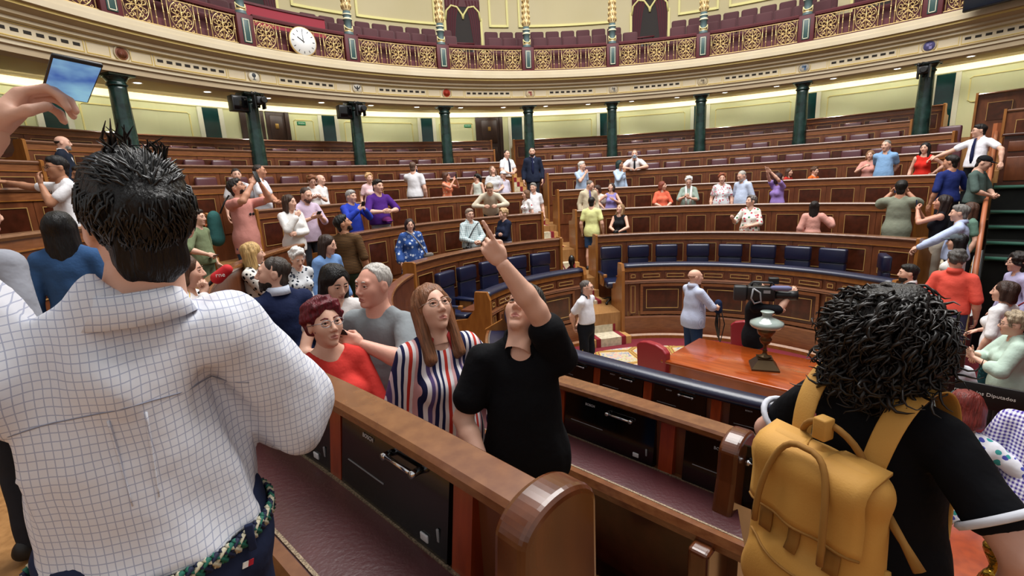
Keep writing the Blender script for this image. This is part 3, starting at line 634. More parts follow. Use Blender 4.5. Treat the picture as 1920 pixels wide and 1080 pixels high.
# ---------------------------------------------------------------- gallery interior
gf = MB(); gf.arc(rect(10.8, 12.0, 6.6, 6.86), GA0, GA1, 94); gf.arc(rect(11.95, 13.2, 6.6, 7.28), GA0, GA1, 94); struct(gf.build('floor', BURG))
uw = MB(); uw.arc(rect(13.1, 13.4, 6.6, 12.0), GA0, GA1, 94); uwall = struct(uw.build('wall_gallery', WALLU))
UD = [-45.9, -16.5, 13.0, 42.6]
for d in UD:
    c_ = empty('curtained_doorway'); put(c_, d, 13.1, 7.15); tag(c_, 'gallery doorway with wine curtains and twin ogee arch, %s from the left' % names[UD.index(d)], 'doorway', 'curtained gallery doorways')
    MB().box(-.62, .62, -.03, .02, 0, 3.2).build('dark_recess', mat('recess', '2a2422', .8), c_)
    for s in (-1, 1):
        b = MB(); n = 14; P = []
        for j in range(n+1): P.append((-.03-.035*sin(j*2.1), s*(.62-.45*j/n) if s < 0 else .62-.45*j/n))
        V = []; F = []
        for zi, zz in enumerate((0, .9, 1.7, 2.3)):
            wv = (1.0, .62, .85, 1.2)[zi]
            for (yy, xx) in P: V.append((s*(.62-(.62-abs(xx))*wv), yy-.02, zz))
        for zi in range(3):
            for j in range(n): F.append((zi*(n+1)+j, zi*(n+1)+j+1, (zi+1)*(n+1)+j+1, (zi+1)*(n+1)+j))
        b.add(V, F, 0, True); b.build('curtain', CURT, c_)
    fr = MB()
    for s in (-1, 1): fr.box(s*.64-.05, s*.64+.05, -.06, .03, 0, 1.75)
    for s in (-1, 1): fr.tube([(s*.62, -.05, 1.65), (s*.58, -.05, 1.95), (s*.4, -.05, 2.12), (s*.2, -.05, 2.08), (s*.03, -.05, 1.85), (0, -.05, 1.7)], .035, 0, 6)
    fr.build('arch_frame', FRAMEY, c_); MB().box(-.6, .6, -.045, -.02, 2.1, 3.2).build('valance', BURG, c_)
segs = [(-75, -50.2), (-41.6, -33.4), (-31.9, -21.4), (-11.6, -10.0), (-8.2, 7.9), (17.9, 24), (25.6, 37.5), (48, 75)]
segs = [(-75, -50.5), (-41.3, -34), (-32.6, -20.8), (-12.4, -9.3), (-7.7, 7.2), (8.4-.2, 8.9), (17.2, 23), (24.4, 38), (47.5, 75)]
for x0, x1 in segs:
    if x1-x0 < 1.5: continue
    f = MB(); ea = math.degrees(.07/13.1); n_ = max(1, int((x1-x0)/2))
    for (u0, u1, v0, v1) in ((x0, x1, 8.62, 8.70), (x0, x1, 11.0, 11.08), (x0, x0+ea, 8.62, 11.08), (x1-ea, x1, 8.62, 11.08)): f.arc([(13.04, v0), (13.1, v0), (13.1, v1), (13.06, v1)], u0, u1, n_ if u1-u0 > 1 else 1)
    f.build('wall_moulding', FRAMEY, uwall)
gs0 = None; GCN = {}
for rowi, (R, zf, hh) in enumerate(((11.7, 6.86, 1.02), (12.55, 7.28, 1.02))):
    n = 44; 
    for j in range(n):
        a = -58+j*(110/n)+rowi*.3
        if any(abs(a-d) < 3.4 for d in UD): continue
        if gs0 is None:
            gs0 = g_ = empty('theatre_chair'); MB().rbox(-.24, .24, -.11, .0, .35, 1.02, .06, seg=3).build('backrest', BURGL, g_); MB().rbox(-.22, .22, -.5, -.08, .38, .48, .03).build('cushion', BURGL, g_); MB().box(-.03, .03, -.35, -.1, 0, .4).build('pedestal', BLACK, g_)
        else: g_ = copytree(gs0)
        put(g_, a, R, zf); pi_ = max(i for i, c in enumerate(COLA) if c <= a+1e-6); GCN[rowi, pi_] = GCN.get((rowi, pi_), 0)+1; tag(g_, 'burgundy gallery chair in the %s row, %s right of the %s pier' % (('front', 'rear')[rowi], PN[GCN[rowi, pi_]], PN[pi_-1]), 'chair', 'burgundy gallery chairs')
# short stair rails beside the gallery doorways and the red draped box
for d in (-16.5, 13.0):
    r_ = empty('gallery_handrail'); put(r_, d, 12.0, 6.72); tag(r_, 'small burgundy gallery handrail on chrome posts before the %s doorway' % ('left centre' if d < 0 else 'right centre'), 'handrail', 'gallery handrails')
    b = MB(); b.tube([(-.75, 0, 1.05), (.1, 0, 1.05)], .03, 0, 6); b.build('rail', BURG, r_)
    for x in (-.7, -.3, .05): MB().tube([(x, 0, 0), (x, 0, 1.03)], .014, 0, 6).build('post', CHROME, r_)
bx = empty('draped_box', (0, 0, 0)); tag(bx, 'box front draped in crimson velvet behind the railing near the clock', 'box'); MB().arc(rect(11.15, 11.2, 6.7, 7.75), -52, -40.5).build('drape', VELVET, bx); MB().arc(rect(11.12, 11.24, 7.75, 7.8), -52, -40.5).build('ledge', BURG, bx)
# far right benches beside the stairs
for k, a0 in (('A', 54.2), ('B', 58.5)):
    SEC['right2'] = {k: (a0, 78)}; R = RR[k]; z = ZZ[k]+(.15 if k == 'A' else .0)
    b_ = empty('bench_row', (0, 0, 0)); tag(b_, 'short walnut bench at the far right top, %s row' % ('upper' if k == 'A' else 'lower'), 'bench', 'curved bench rows')
    MB().arc(rect(R+.035, R+.1, 3.2, z-.05), a0, 78).build('body', BOARD, b_); MB().arc(rail_prof(R, z), a0, 78).build('rail', RAILW, b_)
    for j in range(6):
        c = a0+2+j*3.4; h_ = 1.1; q = MB(); q.arc(rect(R+.015, R+.04, z-.7, z-.25), c-h_, c+h_, 1, 0)
        for (x0, x1, y0, y1) in ((c-h_, c+h_, z-.262, z-.25), (c-h_, c-h_+.06, z-.7, z-.25), (c+h_-.06, c+h_, z-.7, z-.25)): q.arc(rect(R+.01, R+.03, y0, y1), x0, x1, 1, 1)
        q.build('panel', [BURL, INLAY], b_)
    put(MB().prism([(-.03, 3.2), (-.03, z+.02), (.2, z+.02), (.5, z-.28), (.5, 3.2)], -.05, 0).build('end_board', GOLDW, b_), a0, R, 0)
tl = empty('tribune_desk'); tl.location = (tpt(5.0, .75)[0], tpt(5.0, .75)[1], 2.6); tl.rotation_euler.z = rad(-44.5); tag(tl, 'dark walnut tribune desk with framed panels at the right edge', 'desk')
MB().box(-.12, 1.6, 0, .5, 0, .95).build('body', BURL, tl); MB().rbox(-.16, 1.65, -.06, .55, .95, 1.0, .01).build('top', BURL, tl)
for x in (-.05, .5, 1.05): 
    MB().rbox(x, x+.45, -.02, .02, .08, .55, .01).build('panel', BOARD, tl); MB().rbox(x, x+.45, -.02, .02, .65, .85, .01).build('panel', BOARD, tl)
# ---------------------------------------------------------------- table, lamp, red chairs
tbm = empty('centre_table'); tbm.location = (.52, -.52, 0); tbm.rotation_euler.z = rad(-46); tag(tbm, 'polished reddish mahogany table in the middle of the floor', 'table')
RTAB = mat('polished_mahogany', '8a3a12', .16, var='a54a1a', vs=3, stretch=(1, 7, 1), coat=.6)
MB().rbox(-1.0, 1.0, -.56, .56, .745, .79, .012).build('tabletop', RTAB, tbm); MB().box(-.92, .92, -.48, .48, .6, .745).build('apron', RTAB, tbm)
for x in (-.85, .85):
    for y in (-.42, .42): MB().lathe([(.04, 0), (.05, .1), (.035, .3), (.05, .6)], 10, (x, y, 0)).build('leg', RTAB, tbm)
BRZ = mat('bronze', '5c4a34', .35, .8); OPAL = mat('opal_glass', '93a19c', .12, spec=.7, coat=.4)
lp = empty('table_lamp'); lp.location = (.54, -.61, .79); lp.rotation_euler.z = rad(-20); tag(lp, 'bronze oil-style lamp with grey-green glass shade on the table', 'lamp')
b = MB(); 
V = []
for (h_, z) in ((.15, 0), (.15, .02), (.075, .115), (.085, .13)): V += [(-h_, -h_, z), (h_, -h_, z), (h_, h_, z), (-h_, h_, z)]
F = [(0, 1, 2, 3), (12, 13, 14, 15)]+[(i*4+j, i*4+(j+1) % 4, (i+1)*4+(j+1) % 4, (i+1)*4+j) for i in range(3) for j in range(4)]
b.add(V, F); b.build('base', BRZ, lp)
MB().lathe([(.075, .13), (.06, .15), (.03, .165), (.02, .2), (.028, .215), (.018, .23), (.018, .28), (.05, .31), (.07, .36), (.05, .39), (.085, .42), (.1, .46), (.1, .5)], 16).build('stem', BRZ, lp)
MB().lathe([(.1, .49), (.16, .51), (.185, .54), (.18, .57), (.12, .60), (.065, .625), (.05, .65), (.06, .68), (.075, .695), (.07, .7)], 24).build('shade', OPAL, lp)
RCH = mat('red_leather', '8c1a26', .4, spec=.6)
def red_chair(loc, rz, lab):
    c = empty('red_chair'); c.location = loc; c.rotation_euler.z = rz; tag(c, lab, 'chair', 'red leather chairs'); 
    b = MB(); P = [(-.24, .5), (-.26, .88), (-.2, .93), (-.08, .96), (.08, .96), (.2, .93), (.26, .88), (.24, .5)]
    V = [(x, -.05, z) for x, z in P]+[(x, .05, z) for x, z in P]; k = len(P); b.add(V, [tuple(range(k)), tuple(range(k, 2*k))]+[(i, (i+1) % k, (i+1) % k+k, i+k) for i in range(k)]); o = b.build('backrest', RCH, c); bv = o.modifiers.new('bevel', 'BEVEL'); bv.width = .02; bv.segments = 3
    MB().rbox(-.26, .26, -.52, .0, .4, .5, .03).build('cushion', RCH, c)
    for x in (-.22, .22):
        for y in (-.47, -.02): MB().tube([(x, y, 0), (x, y, .42)], [.02, .028], 0, 6).build('leg', REDW, c)
red_chair((-.62, .0, 0), rad(120), 'red leather chair at the left end of the table')
red_chair((1.02, .72, 0), rad(-40), 'red leather chair behind the table lamp')
# ================================================================ people: implicit-surface body builder
f32 = np.float32
class Fld:
    """signed-distance grid; primitives are blended in, then meshed with surface nets"""
    def __init__(s, lo, hi, h):
        s.h = h; s.lo = np.array(lo, f32)-2.5*h; n = np.ceil((np.array(hi)-s.lo)/h).astype(int)+4
        s.ax = [(s.lo[i]+h*np.arange(n[i])).astype(f32) for i in range(3)]; s.V = np.full(n, 1, f32)
    def blk(s, lo, hi, pad):
        sl = []
        for i in range(3):
            a = int(max(0, np.floor((lo[i]-pad-s.lo[i])/s.h))); b = int(min(len(s.ax[i]), np.ceil((hi[i]+pad-s.lo[i])/s.h)+1)); sl.append(slice(a, max(a, b)))
        return tuple(sl), s.ax[0][sl[0]][:, None, None], s.ax[1][sl[1]][None, :, None], s.ax[2][sl[2]][None, None, :]
    def put(s, sl, d, k, sub):
        v = s.V[sl]
        if v.size == 0: return
        if sub:
            d = -d; e = np.maximum(k-np.abs(v-d), 0)/k if k else 0; s.V[sl] = np.maximum(v, d)+e*e*k*.25
        else:
            e = np.maximum(k-np.abs(v-d), 0)/k if k else 0; s.V[sl] = np.minimum(v, d)-e*e*k*.25
    def cap(s, a, b, ra, rb=None, k=.02, sub=False, flat=1.0, T=None):
        rb = ra if rb is None else rb; a = np.array(a, float); b = np.array(b, float); m_ = max(ra, rb)
        if T is not None: wa, wb = T[0]@a+T[1], T[0]@b+T[1]
        else: wa, wb = a, b
        sl, X, Y, Z = s.blk(np.minimum(wa, wb)-m_, np.maximum(wa, wb)+m_, k+2.5*s.h)
        if T is not None:
            R, t = T; X, Y, Z = X-t[0], Y-t[1], Z-t[2]; X, Y, Z = R[0, 0]*X+R[1, 0]*Y+R[2, 0]*Z, R[0, 1]*X+R[1, 1]*Y+R[2, 1]*Z, R[0, 2]*X+R[1, 2]*Y+R[2, 2]*Z
        Y = Y/flat; a[1] /= flat; b[1] /= flat; ab = b-a; L = max(1e-9, ab@ab)
        t_ = np.clip(((X-a[0])*ab[0]+(Y-a[1])*ab[1]+(Z-a[2])*ab[2])/L, 0, 1)
        d = np.sqrt((X-a[0]-t_*ab[0])**2+(Y-a[1]-t_*ab[1])**2+(Z-a[2]-t_*ab[2])**2)-(ra+(rb-ra)*t_)
        if flat != 1: d = d*(.5+.5*flat)
        s.put(sl, d.astype(f32), k, sub); return s
    def ell(s, c, r, k=.02, sub=False, T=None):
        c = np.array(c, float); r = np.array(r, float); m_ = r.max(); wc = T[0]@c+T[1] if T is not None else c
        if T is None: sl, X, Y, Z = s.blk(wc-r, wc+r, k+2.5*s.h)
        else:
            sl, X, Y, Z = s.blk(wc-m_, wc+m_, k+2.5*s.h); R, t = T; X, Y, Z = X-t[0], Y-t[1], Z-t[2]
            X, Y, Z = R[0, 0]*X+R[1, 0]*Y+R[2, 0]*Z, R[0, 1]*X+R[1, 1]*Y+R[2, 1]*Z, R[0, 2]*X+R[1, 2]*Y+R[2, 2]*Z
        X, Y, Z = X-c[0], Y-c[1], Z-c[2]
        k0 = np.sqrt((X/r[0])**2+(Y/r[1])**2+(Z/r[2])**2); k1 = np.sqrt((X/r[0]**2)**2+(Y/r[1]**2)**2+(Z/r[2]**2)**2)
        s.put(sl, (k0*(k0-1)/np.maximum(k1, 1e-6)).astype(f32), k, sub); return s
    def plane(s, n, p, T=None):
        """keep the side the normal points away from"""
        n = np.array(n, float); n /= np.linalg.norm(n); p = np.array(p, float)
        if T is not None: n = T[0]@n; p = T[0]@p+T[1]
        d = s.ax[0][:, None, None]*n[0]+s.ax[1][None, :, None]*n[1]+s.ax[2][None, None, :]*n[2]-n@p
        s.V = np.maximum(s.V, d.astype(f32)); return s
    def noise(s, amp, fr, n=5, seed=1, aniso=(1, 1, 1)):
        g = np.random.default_rng(seed); D = np.zeros_like(s.V)
        for i in range(n):
            v = g.normal(size=3); v *= np.array(aniso)/np.linalg.norm(v)*fr*g.uniform(.6, 1.5); ph = g.uniform(0, 6.28)
            D += np.sin(s.ax[0][:, None, None]*v[0]+s.ax[1][None, :, None]*v[1]+s.ax[2][None, None, :]*v[2]+ph)
        s.V += (amp/math.sqrt(n))*D; return s
    def mesh(s):
        V = s.V; S_ = V < 0; n = V.shape
        c = S_.astype(np.int8); q = sum(c[i:n[0]-1+i, j:n[1]-1+j, k:n[2]-1+k] for i in (0, 1) for j in (0, 1) for k in (0, 1))
        I = np.argwhere((q > 0) & (q < 8))
        if len(I) == 0: return np.zeros((0, 3)), np.zeros((0, 4), int)
        idm = np.full(q.shape, -1, np.int32); idm[I[:, 0], I[:, 1], I[:, 2]] = np.arange(len(I))
        cor = [(i, j, k) for i in (0, 1) for j in (0, 1) for k in (0, 1)]
        val = np.stack([V[I[:, 0]+i, I[:, 1]+j, I[:, 2]+k] for i, j, k in cor], 1); P = np.zeros((len(I), 3)); N = np.zeros(len(I))
        for a in range(8):
            for b in range(a+1, 8):
                da = np.array(cor[b])-np.array(cor[a])
                if abs(da).sum() != 1: continue
                m_ = (val[:, a] < 0) != (val[:, b] < 0); t = val[m_, a]/(val[m_, a]-val[m_, b]); P[m_] += np.array(cor[a])+t[:, None]*da; N[m_] += 1
        P = (I+P/N[:, None])*s.h+s.lo; Fs = []
        for ax in range(3):
            o1, o2 = (ax+1) % 3, (ax+2) % 3; A = [slice(None)]*3; B = [slice(None)]*3; A[ax] = slice(0, -1); B[ax] = slice(1, None)
            E = np.argwhere(S_[tuple(A)] != S_[tuple(B)]); E = E[(E[:, o1] > 0) & (E[:, o2] > 0) & (E[:, o1] < n[o1]-1) & (E[:, o2] < n[o2]-1)]
            if len(E) == 0: continue
            ins = S_[E[:, 0], E[:, 1], E[:, 2]]; ids = []
            for d1, d2 in ((-1, -1), (0, -1), (0, 0), (-1, 0)):
                e = E.copy(); e[:, o1] += d1; e[:, o2] += d2; ids.append(idm[e[:, 0], e[:, 1], e[:, 2]])
            f = np.stack(ids, 1); f[~ins] = f[~ins][:, ::-1]; Fs.append(f)
        return P, np.concatenate(Fs)
class Acc:
    """accumulates (verts, faces, material index) groups into one mesh"""
    def __init__(s): s.v = []; s.f = []; s.m = []; s.n = 0
    def add(s, V, F, m=0):
        V = np.asarray(V, float)
        if len(V) == 0: return
        s.v.append(V)
        for f in ([F] if isinstance(F, np.ndarray) else [np.array([x]) for x in F]):
            s.f += (f+s.n).tolist()
            s.m += [m]*len(f) if np.isscalar(m) else list(m)
        s.n += len(V)
    def mb(s, b, m=None):
        s.v.append(np.array(b.V, float)); s.f += [[i+s.n for i in f] for f in b.F]; s.m += list(b.M) if m is None else [m]*len(b.F); s.n += len(b.V)
    def arrays(s): return np.concatenate(s.v), s.f, s.m
    def me(s, name, mats):
        me = mesh(name, np.concatenate(s.v), s.f, mats, s.m, True); return me
def xf(V, R, t): return np.asarray(V)@np.asarray(R).T+np.asarray(t)
def rotz(d): c, s = cos(rad(d)), sin(rad(d)); return np.array([[c, -s, 0], [s, c, 0], [0, 0, 1]])
def rotx(d): c, s = cos(rad(d)), sin(rad(d)); return np.array([[1, 0, 0], [0, c, -s], [0, s, c]])
def roty(d): c, s = cos(rad(d)), sin(rad(d)); return np.array([[c, 0, s], [0, 1, 0], [-s, 0, c]])
# ---------------------------------------------------------------- heads
HEADS = {}
def head_arrays(sex, h):
    """head centred on the skull, facing +Y; materials 0 skin 1 lips 2 eye white 3 iris 4 brow"""
    if (sex, h) in HEADS: return HEADS[sex, h]
    m = sex == 'm'; F = Fld((-.1, -.13, -.17), (.1, .13, .13), h)
    F.ell((0, -.018, .033), (.074, .094, .082), .01); F.ell((0, .012, 0), (.065, .081, .09), .03)
    F.ell((0, .024, -.058), (.054 if m else .048, .06, .058), .03); F.ell((0, .068, -.101), (.024 if m else .018, .02, .018), .025)
    for s in (-1, 1): F.ell((s*.036, .056, -.02), (.027, .027, .028), .03)
    if m: F.cap((-.04, .077, .03), (.04, .077, .03), .011, k=.02)
    for s in (-1, 1): F.ell((s*.032, .097, .008), (.019, .017, .012), .014, True)
    F.cap((0, .085, .022), (0, .11, -.028), .0075, .012, .012)
    for s in (-1, 1): F.ell((s*.012, .1, -.035), (.009, .011, .008), .008)
    for a, b, r in (((-.021, .082, -.063), (0, .093, -.060), .0055), ((.021, .082, -.063), (0, .093, -.060), .0055), ((-.017, .084, -.073), (.017, .084, -.073), .0065), ((-.008, .09, -.074), (.008, .09, -.074), .007)): F.cap(a, b, r, k=.006)
    if h < .0075: F.cap((-.02, .093, -.0675), (.02, .093, -.0675), .002, k=.004, sub=True)
    for s in (-1, 1):
        F.ell((s*.077, -.014, -.003), (.010, .023, .032), .008)
        if h < .0075: F.ell((s*.089, -.006, .002), (.006, .012, .018), .006, True)
    r = .056 if m else .046; F.cap((0, -.024, -.05), (0, -.034, -.17), r, r, .035)
    V, Q = F.mesh(); A = Acc(); c = V[Q].mean(1)
    lip = (abs(c[:, 0]) < .021) & (c[:, 2] < -.0565) & (c[:, 2] > -.0795) & (c[:, 1] > .085) & (abs(c[:, 2]+.0675)+.45*abs(c[:, 0]) < .0125)
    A.add(V, Q, lip.astype(int))
    far = h > .008
    for s in (-1, 1):
        b = MB(); b.lathe([(.0118*sin(t), -.0118*cos(t)) for t in np.linspace(.05, PI-.05, 6)], 10, (s*.032, .0775, .0065)); A.mb(b, 2)
        b = MB(); b.lathe([(.0062, .0), (.0058, .0014), (.003, .002)], 8, (s*.032, .0878, .0066), axis='y'); A.mb(b, 3)
        b = MB(); b.tube([(s*.0165, .086, .0102), (s*.025, .0906, .0158), (s*.035, .0893, .0158), (s*.046, .081, .0098)], .0039, 0, 6); A.mb(b, 0)
        b = MB(); b.tube([(s*.017, .0875, .0078), (s*.025, .0923, .0129), (s*.035, .0913, .0127), (s*.046, .0825, .0074)], .0015 if not far else .0024, 0, 4); A.mb(b, 4)
        b = MB(); b.tube([(s*.0175, .0865, .001), (s*.026, .0895, -.0025), (s*.036, .0885, -.002), (s*.046, .081, .003)], .0036, 0, 6); A.mb(b, 0)
        b = MB(); b.tube([(s*.014, .092, .0275), (s*.03, .0935, .033), (s*.049, .079, .028)], [.003, .0042, .0022], 0, 5); A.mb(b, 4)
    HEADS[sex, h] = A.arrays(); return HEADS[sex, h]
# ---------------------------------------------------------------- hair styles (head space)
HAIR = {}
def hair_mesh(style, lod):
    if (style, lod) in HAIR: return HAIR[style, lod]
    h = {0: .0115, 1: .0075, 2: .0055}[lod]; lo, hi = (-.14, -.2, -.36), (.14, .14, .17); F = Fld(lo, hi, h); big = .0
    shell = lambda e=0: F.ell((0, -.022, .04), (.082+e, .102+e, .089+e), .01)
    def front(y0=.074, z0=.07, y1=.006, z1=-.045):
        d = np.array([0, y1-y0, z1-z0]); F.plane((0, -d[2], d[1]), (0, y0, z0))
    def ears():
        for s in (-1, 1): F.ell((s*.088, .004, -.016), (.03, .03, .042), .008, True)
    if style in ('short', 'crop', 'spiky'):
        shell(0 if style != 'crop' else -.004)
        if style == 'short': F.ell((0, .012, .085), (.066, .078, .045), .03)
        if style == 'spiky': F.ell((0, .0, .09), (.07, .085, .055), .03)
        F.ell((0, -.062, -.045), (.06, .04, .065), .02); front(); F.plane((0, .25, -1), (0, -.09, -.105)); F.cap((0,-.07,-.02),(0,-.062,-.1),.05,.042,.02,flat=.6) if 0 else None; ears(); F.noise(.003, 160, 6, 3, (1, 1, .5))
    elif style == 'bald':
        shell(-.003); F.plane((0, 0, 1), (0, 0, .035)); F.plane((0, 1, -.15), (0, .012, 0)); F.plane((0, .25, -1), (0, -.09, -.075)); ears()
    elif style == 'receding':
        shell(-.002); front(.045, .1, .0, -.04); F.plane((0, .25, -1), (0, -.09, -.075)); ears(); F.noise(.002, 160, 5, 3)
    elif style in ('long', 'bob', 'medium'):
        L = {'long': .30, 'bob': .13, 'medium': .2}[style]; shell(.006)
        for s in (-1, 1): F.cap((s*.068, -.015, .02), (s*.076, -.005, -L+.06), .034, .03, .03)
        F.cap((0, -.07, .03), (0, -.078, -L+.05), .07, .068, .03, flat=.6); F.cap((-.05, -.06, 0), (-.062, -.055, -L+.06), .04, .036, .03); F.cap((.05, -.06, 0), (.062, -.055, -L+.06), .04, .036, .03)
        F.ell((0, .1, -.025), (.06, .07, .095), .02, True); F.cap((0, .03, -.12), (0, .06, -.4), .055, .06, .02, True)
        F.noise(.0035, 120, 6, 5, (1, 1, .18)); F.plane((0, 0, -1), (0, 0, -L))
    elif style in ('pony', 'bun'):
        shell(.0); front(.07, .075, .0, -.06); ears(); F.plane((0, .4, -1), (0, -.07, -.075))
        if style == 'pony': F.cap((0, -.115, .06), (0, -.145, -.02), .032, .042, .02); F.cap((0, -.145, -.02), (0, -.13, -.26), .045, .015, .02)
        else: F.ell((0, -.115, .07), (.045, .04, .042), .02)
        F.noise(.003, 140, 5, 2, (1, 1, .3))
    elif style in ('curly', 'shortcurl', 'volume'):
        e = {'curly': .02, 'shortcurl': .012, 'volume': .02}[style]; shell(e); F.ell((0, -.0, .09), (.075, .085, .05), .03)
        if style == 'curly': F.cap((0, -.07, 0), (0, -.07, -.1), .08, .075, .03)
        front(.07, .075, .01, -.05) if style != 'curly' else F.ell((0, .11, -.03), (.06, .07, .1), .02, True)
        F.plane((0, .25, -1), (0, -.09, -.085)) if style != 'curly' else None
        if style != 'curly': ears()
        F.noise(.010 if style != 'volume' else .007, 95 if style != 'volume' else 150, 7, 4)
    elif style == 'cap':
        F.ell((0, -.015, .055), (.088, .107, .078), .01); F.plane((0, 0, -1), (0, 0, .045)); F.cap((-.045, .1, .048), (.045, .1, .048), .012, k=.02); F.ell((0, .115, .046), (.065, .07, .008), .012)
    V, Q = F.mesh(); me = mesh('hair', V, Q, [BLACK], smooth=True); HAIR[style, lod] = me; return me
# ---------------------------------------------------------------- hands (wrist at origin, fingers +Y, palm towards -Z, right hand)
HANDS = {}
def hand_arrays(pose, left, h):
    if (pose, left, h) in HANDS: return HANDS[pose, left, h]
    F = Fld((-.12, -.05, -.13), (.09, .22, .07), h)
    F.ell((0, .045, 0), (.037, .05, .0145), .01); F.cap((-.018, .02, 0), (-.024, .08, 0), .013, k=.012); F.cap((.018, .02, 0), (.025, .075, 0), .0125, k=.012); F.cap((0, -.03, 0), (0, .02, 0), .024, .02, .015, flat=1); F.cap((-.022, .02, -.006), (-.028, .04, -.008), .016, k=.012)
    curl = {'relax': [(18, 30, 18)]*4, 'flat': [(4, 6, 4)]*4, 'grip': [(38, 55, 32)]*4, 'fist': [(78, 95, 60)]*4, 'point': [(2, 4, 3), (80, 98, 62), (84, 98, 62), (86, 96, 60)]}[pose]
    base = [(-.0275, .084, .002), (-.0092, .089, .003), (.0092, .086, .002), (.026, .078, 0)]; ln = [(.042, .026, .021), (.047, .029, .022), (.043, .027, .021), (.034, .021, .019)]; spread = [6, 1, -4, -10]
    for b, l, cv, sp_ in zip(base, ln, curl, spread):
        p = np.array(b); a = 0; r = .0092
        for seg, c in zip(l, cv):
            a += c; d = np.array([-sin(rad(sp_))*cos(rad(a)), cos(rad(sp_))*cos(rad(a)), -sin(rad(a))]); q = p+d*seg; F.cap(p, q, r, r*.9, .0045); p = q; r *= .92
    tp = {'relax': [(-.036, .03, -.008), (-.058, .058, -.016), (-.066, .088, -.022)], 'flat': [(-.036, .03, -.004), (-.066, .052, -.006), (-.082, .078, -.008)], 'grip': [(-.034, .03, -.014), (-.046, .058, -.034), (-.038, .085, -.046)], 'fist': [(-.034, .03, -.012), (-.042, .06, -.03), (-.016, .078, -.042)], 'point': [(-.034, .03, -.012), (-.044, .06, -.028), (-.02, .08, -.042)]}[pose]
    p = np.array((-.022, .012, -.004)); r = .0125
    for q in tp: F.cap(p, q, r, r*.88, .006); p = np.array(q); r *= .9
    V, Q = F.mesh()
    if left: V = V*np.array([-1, 1, 1]); Q = Q[:, ::-1]
    HANDS[pose, left, h] = (V, Q); return V, Q
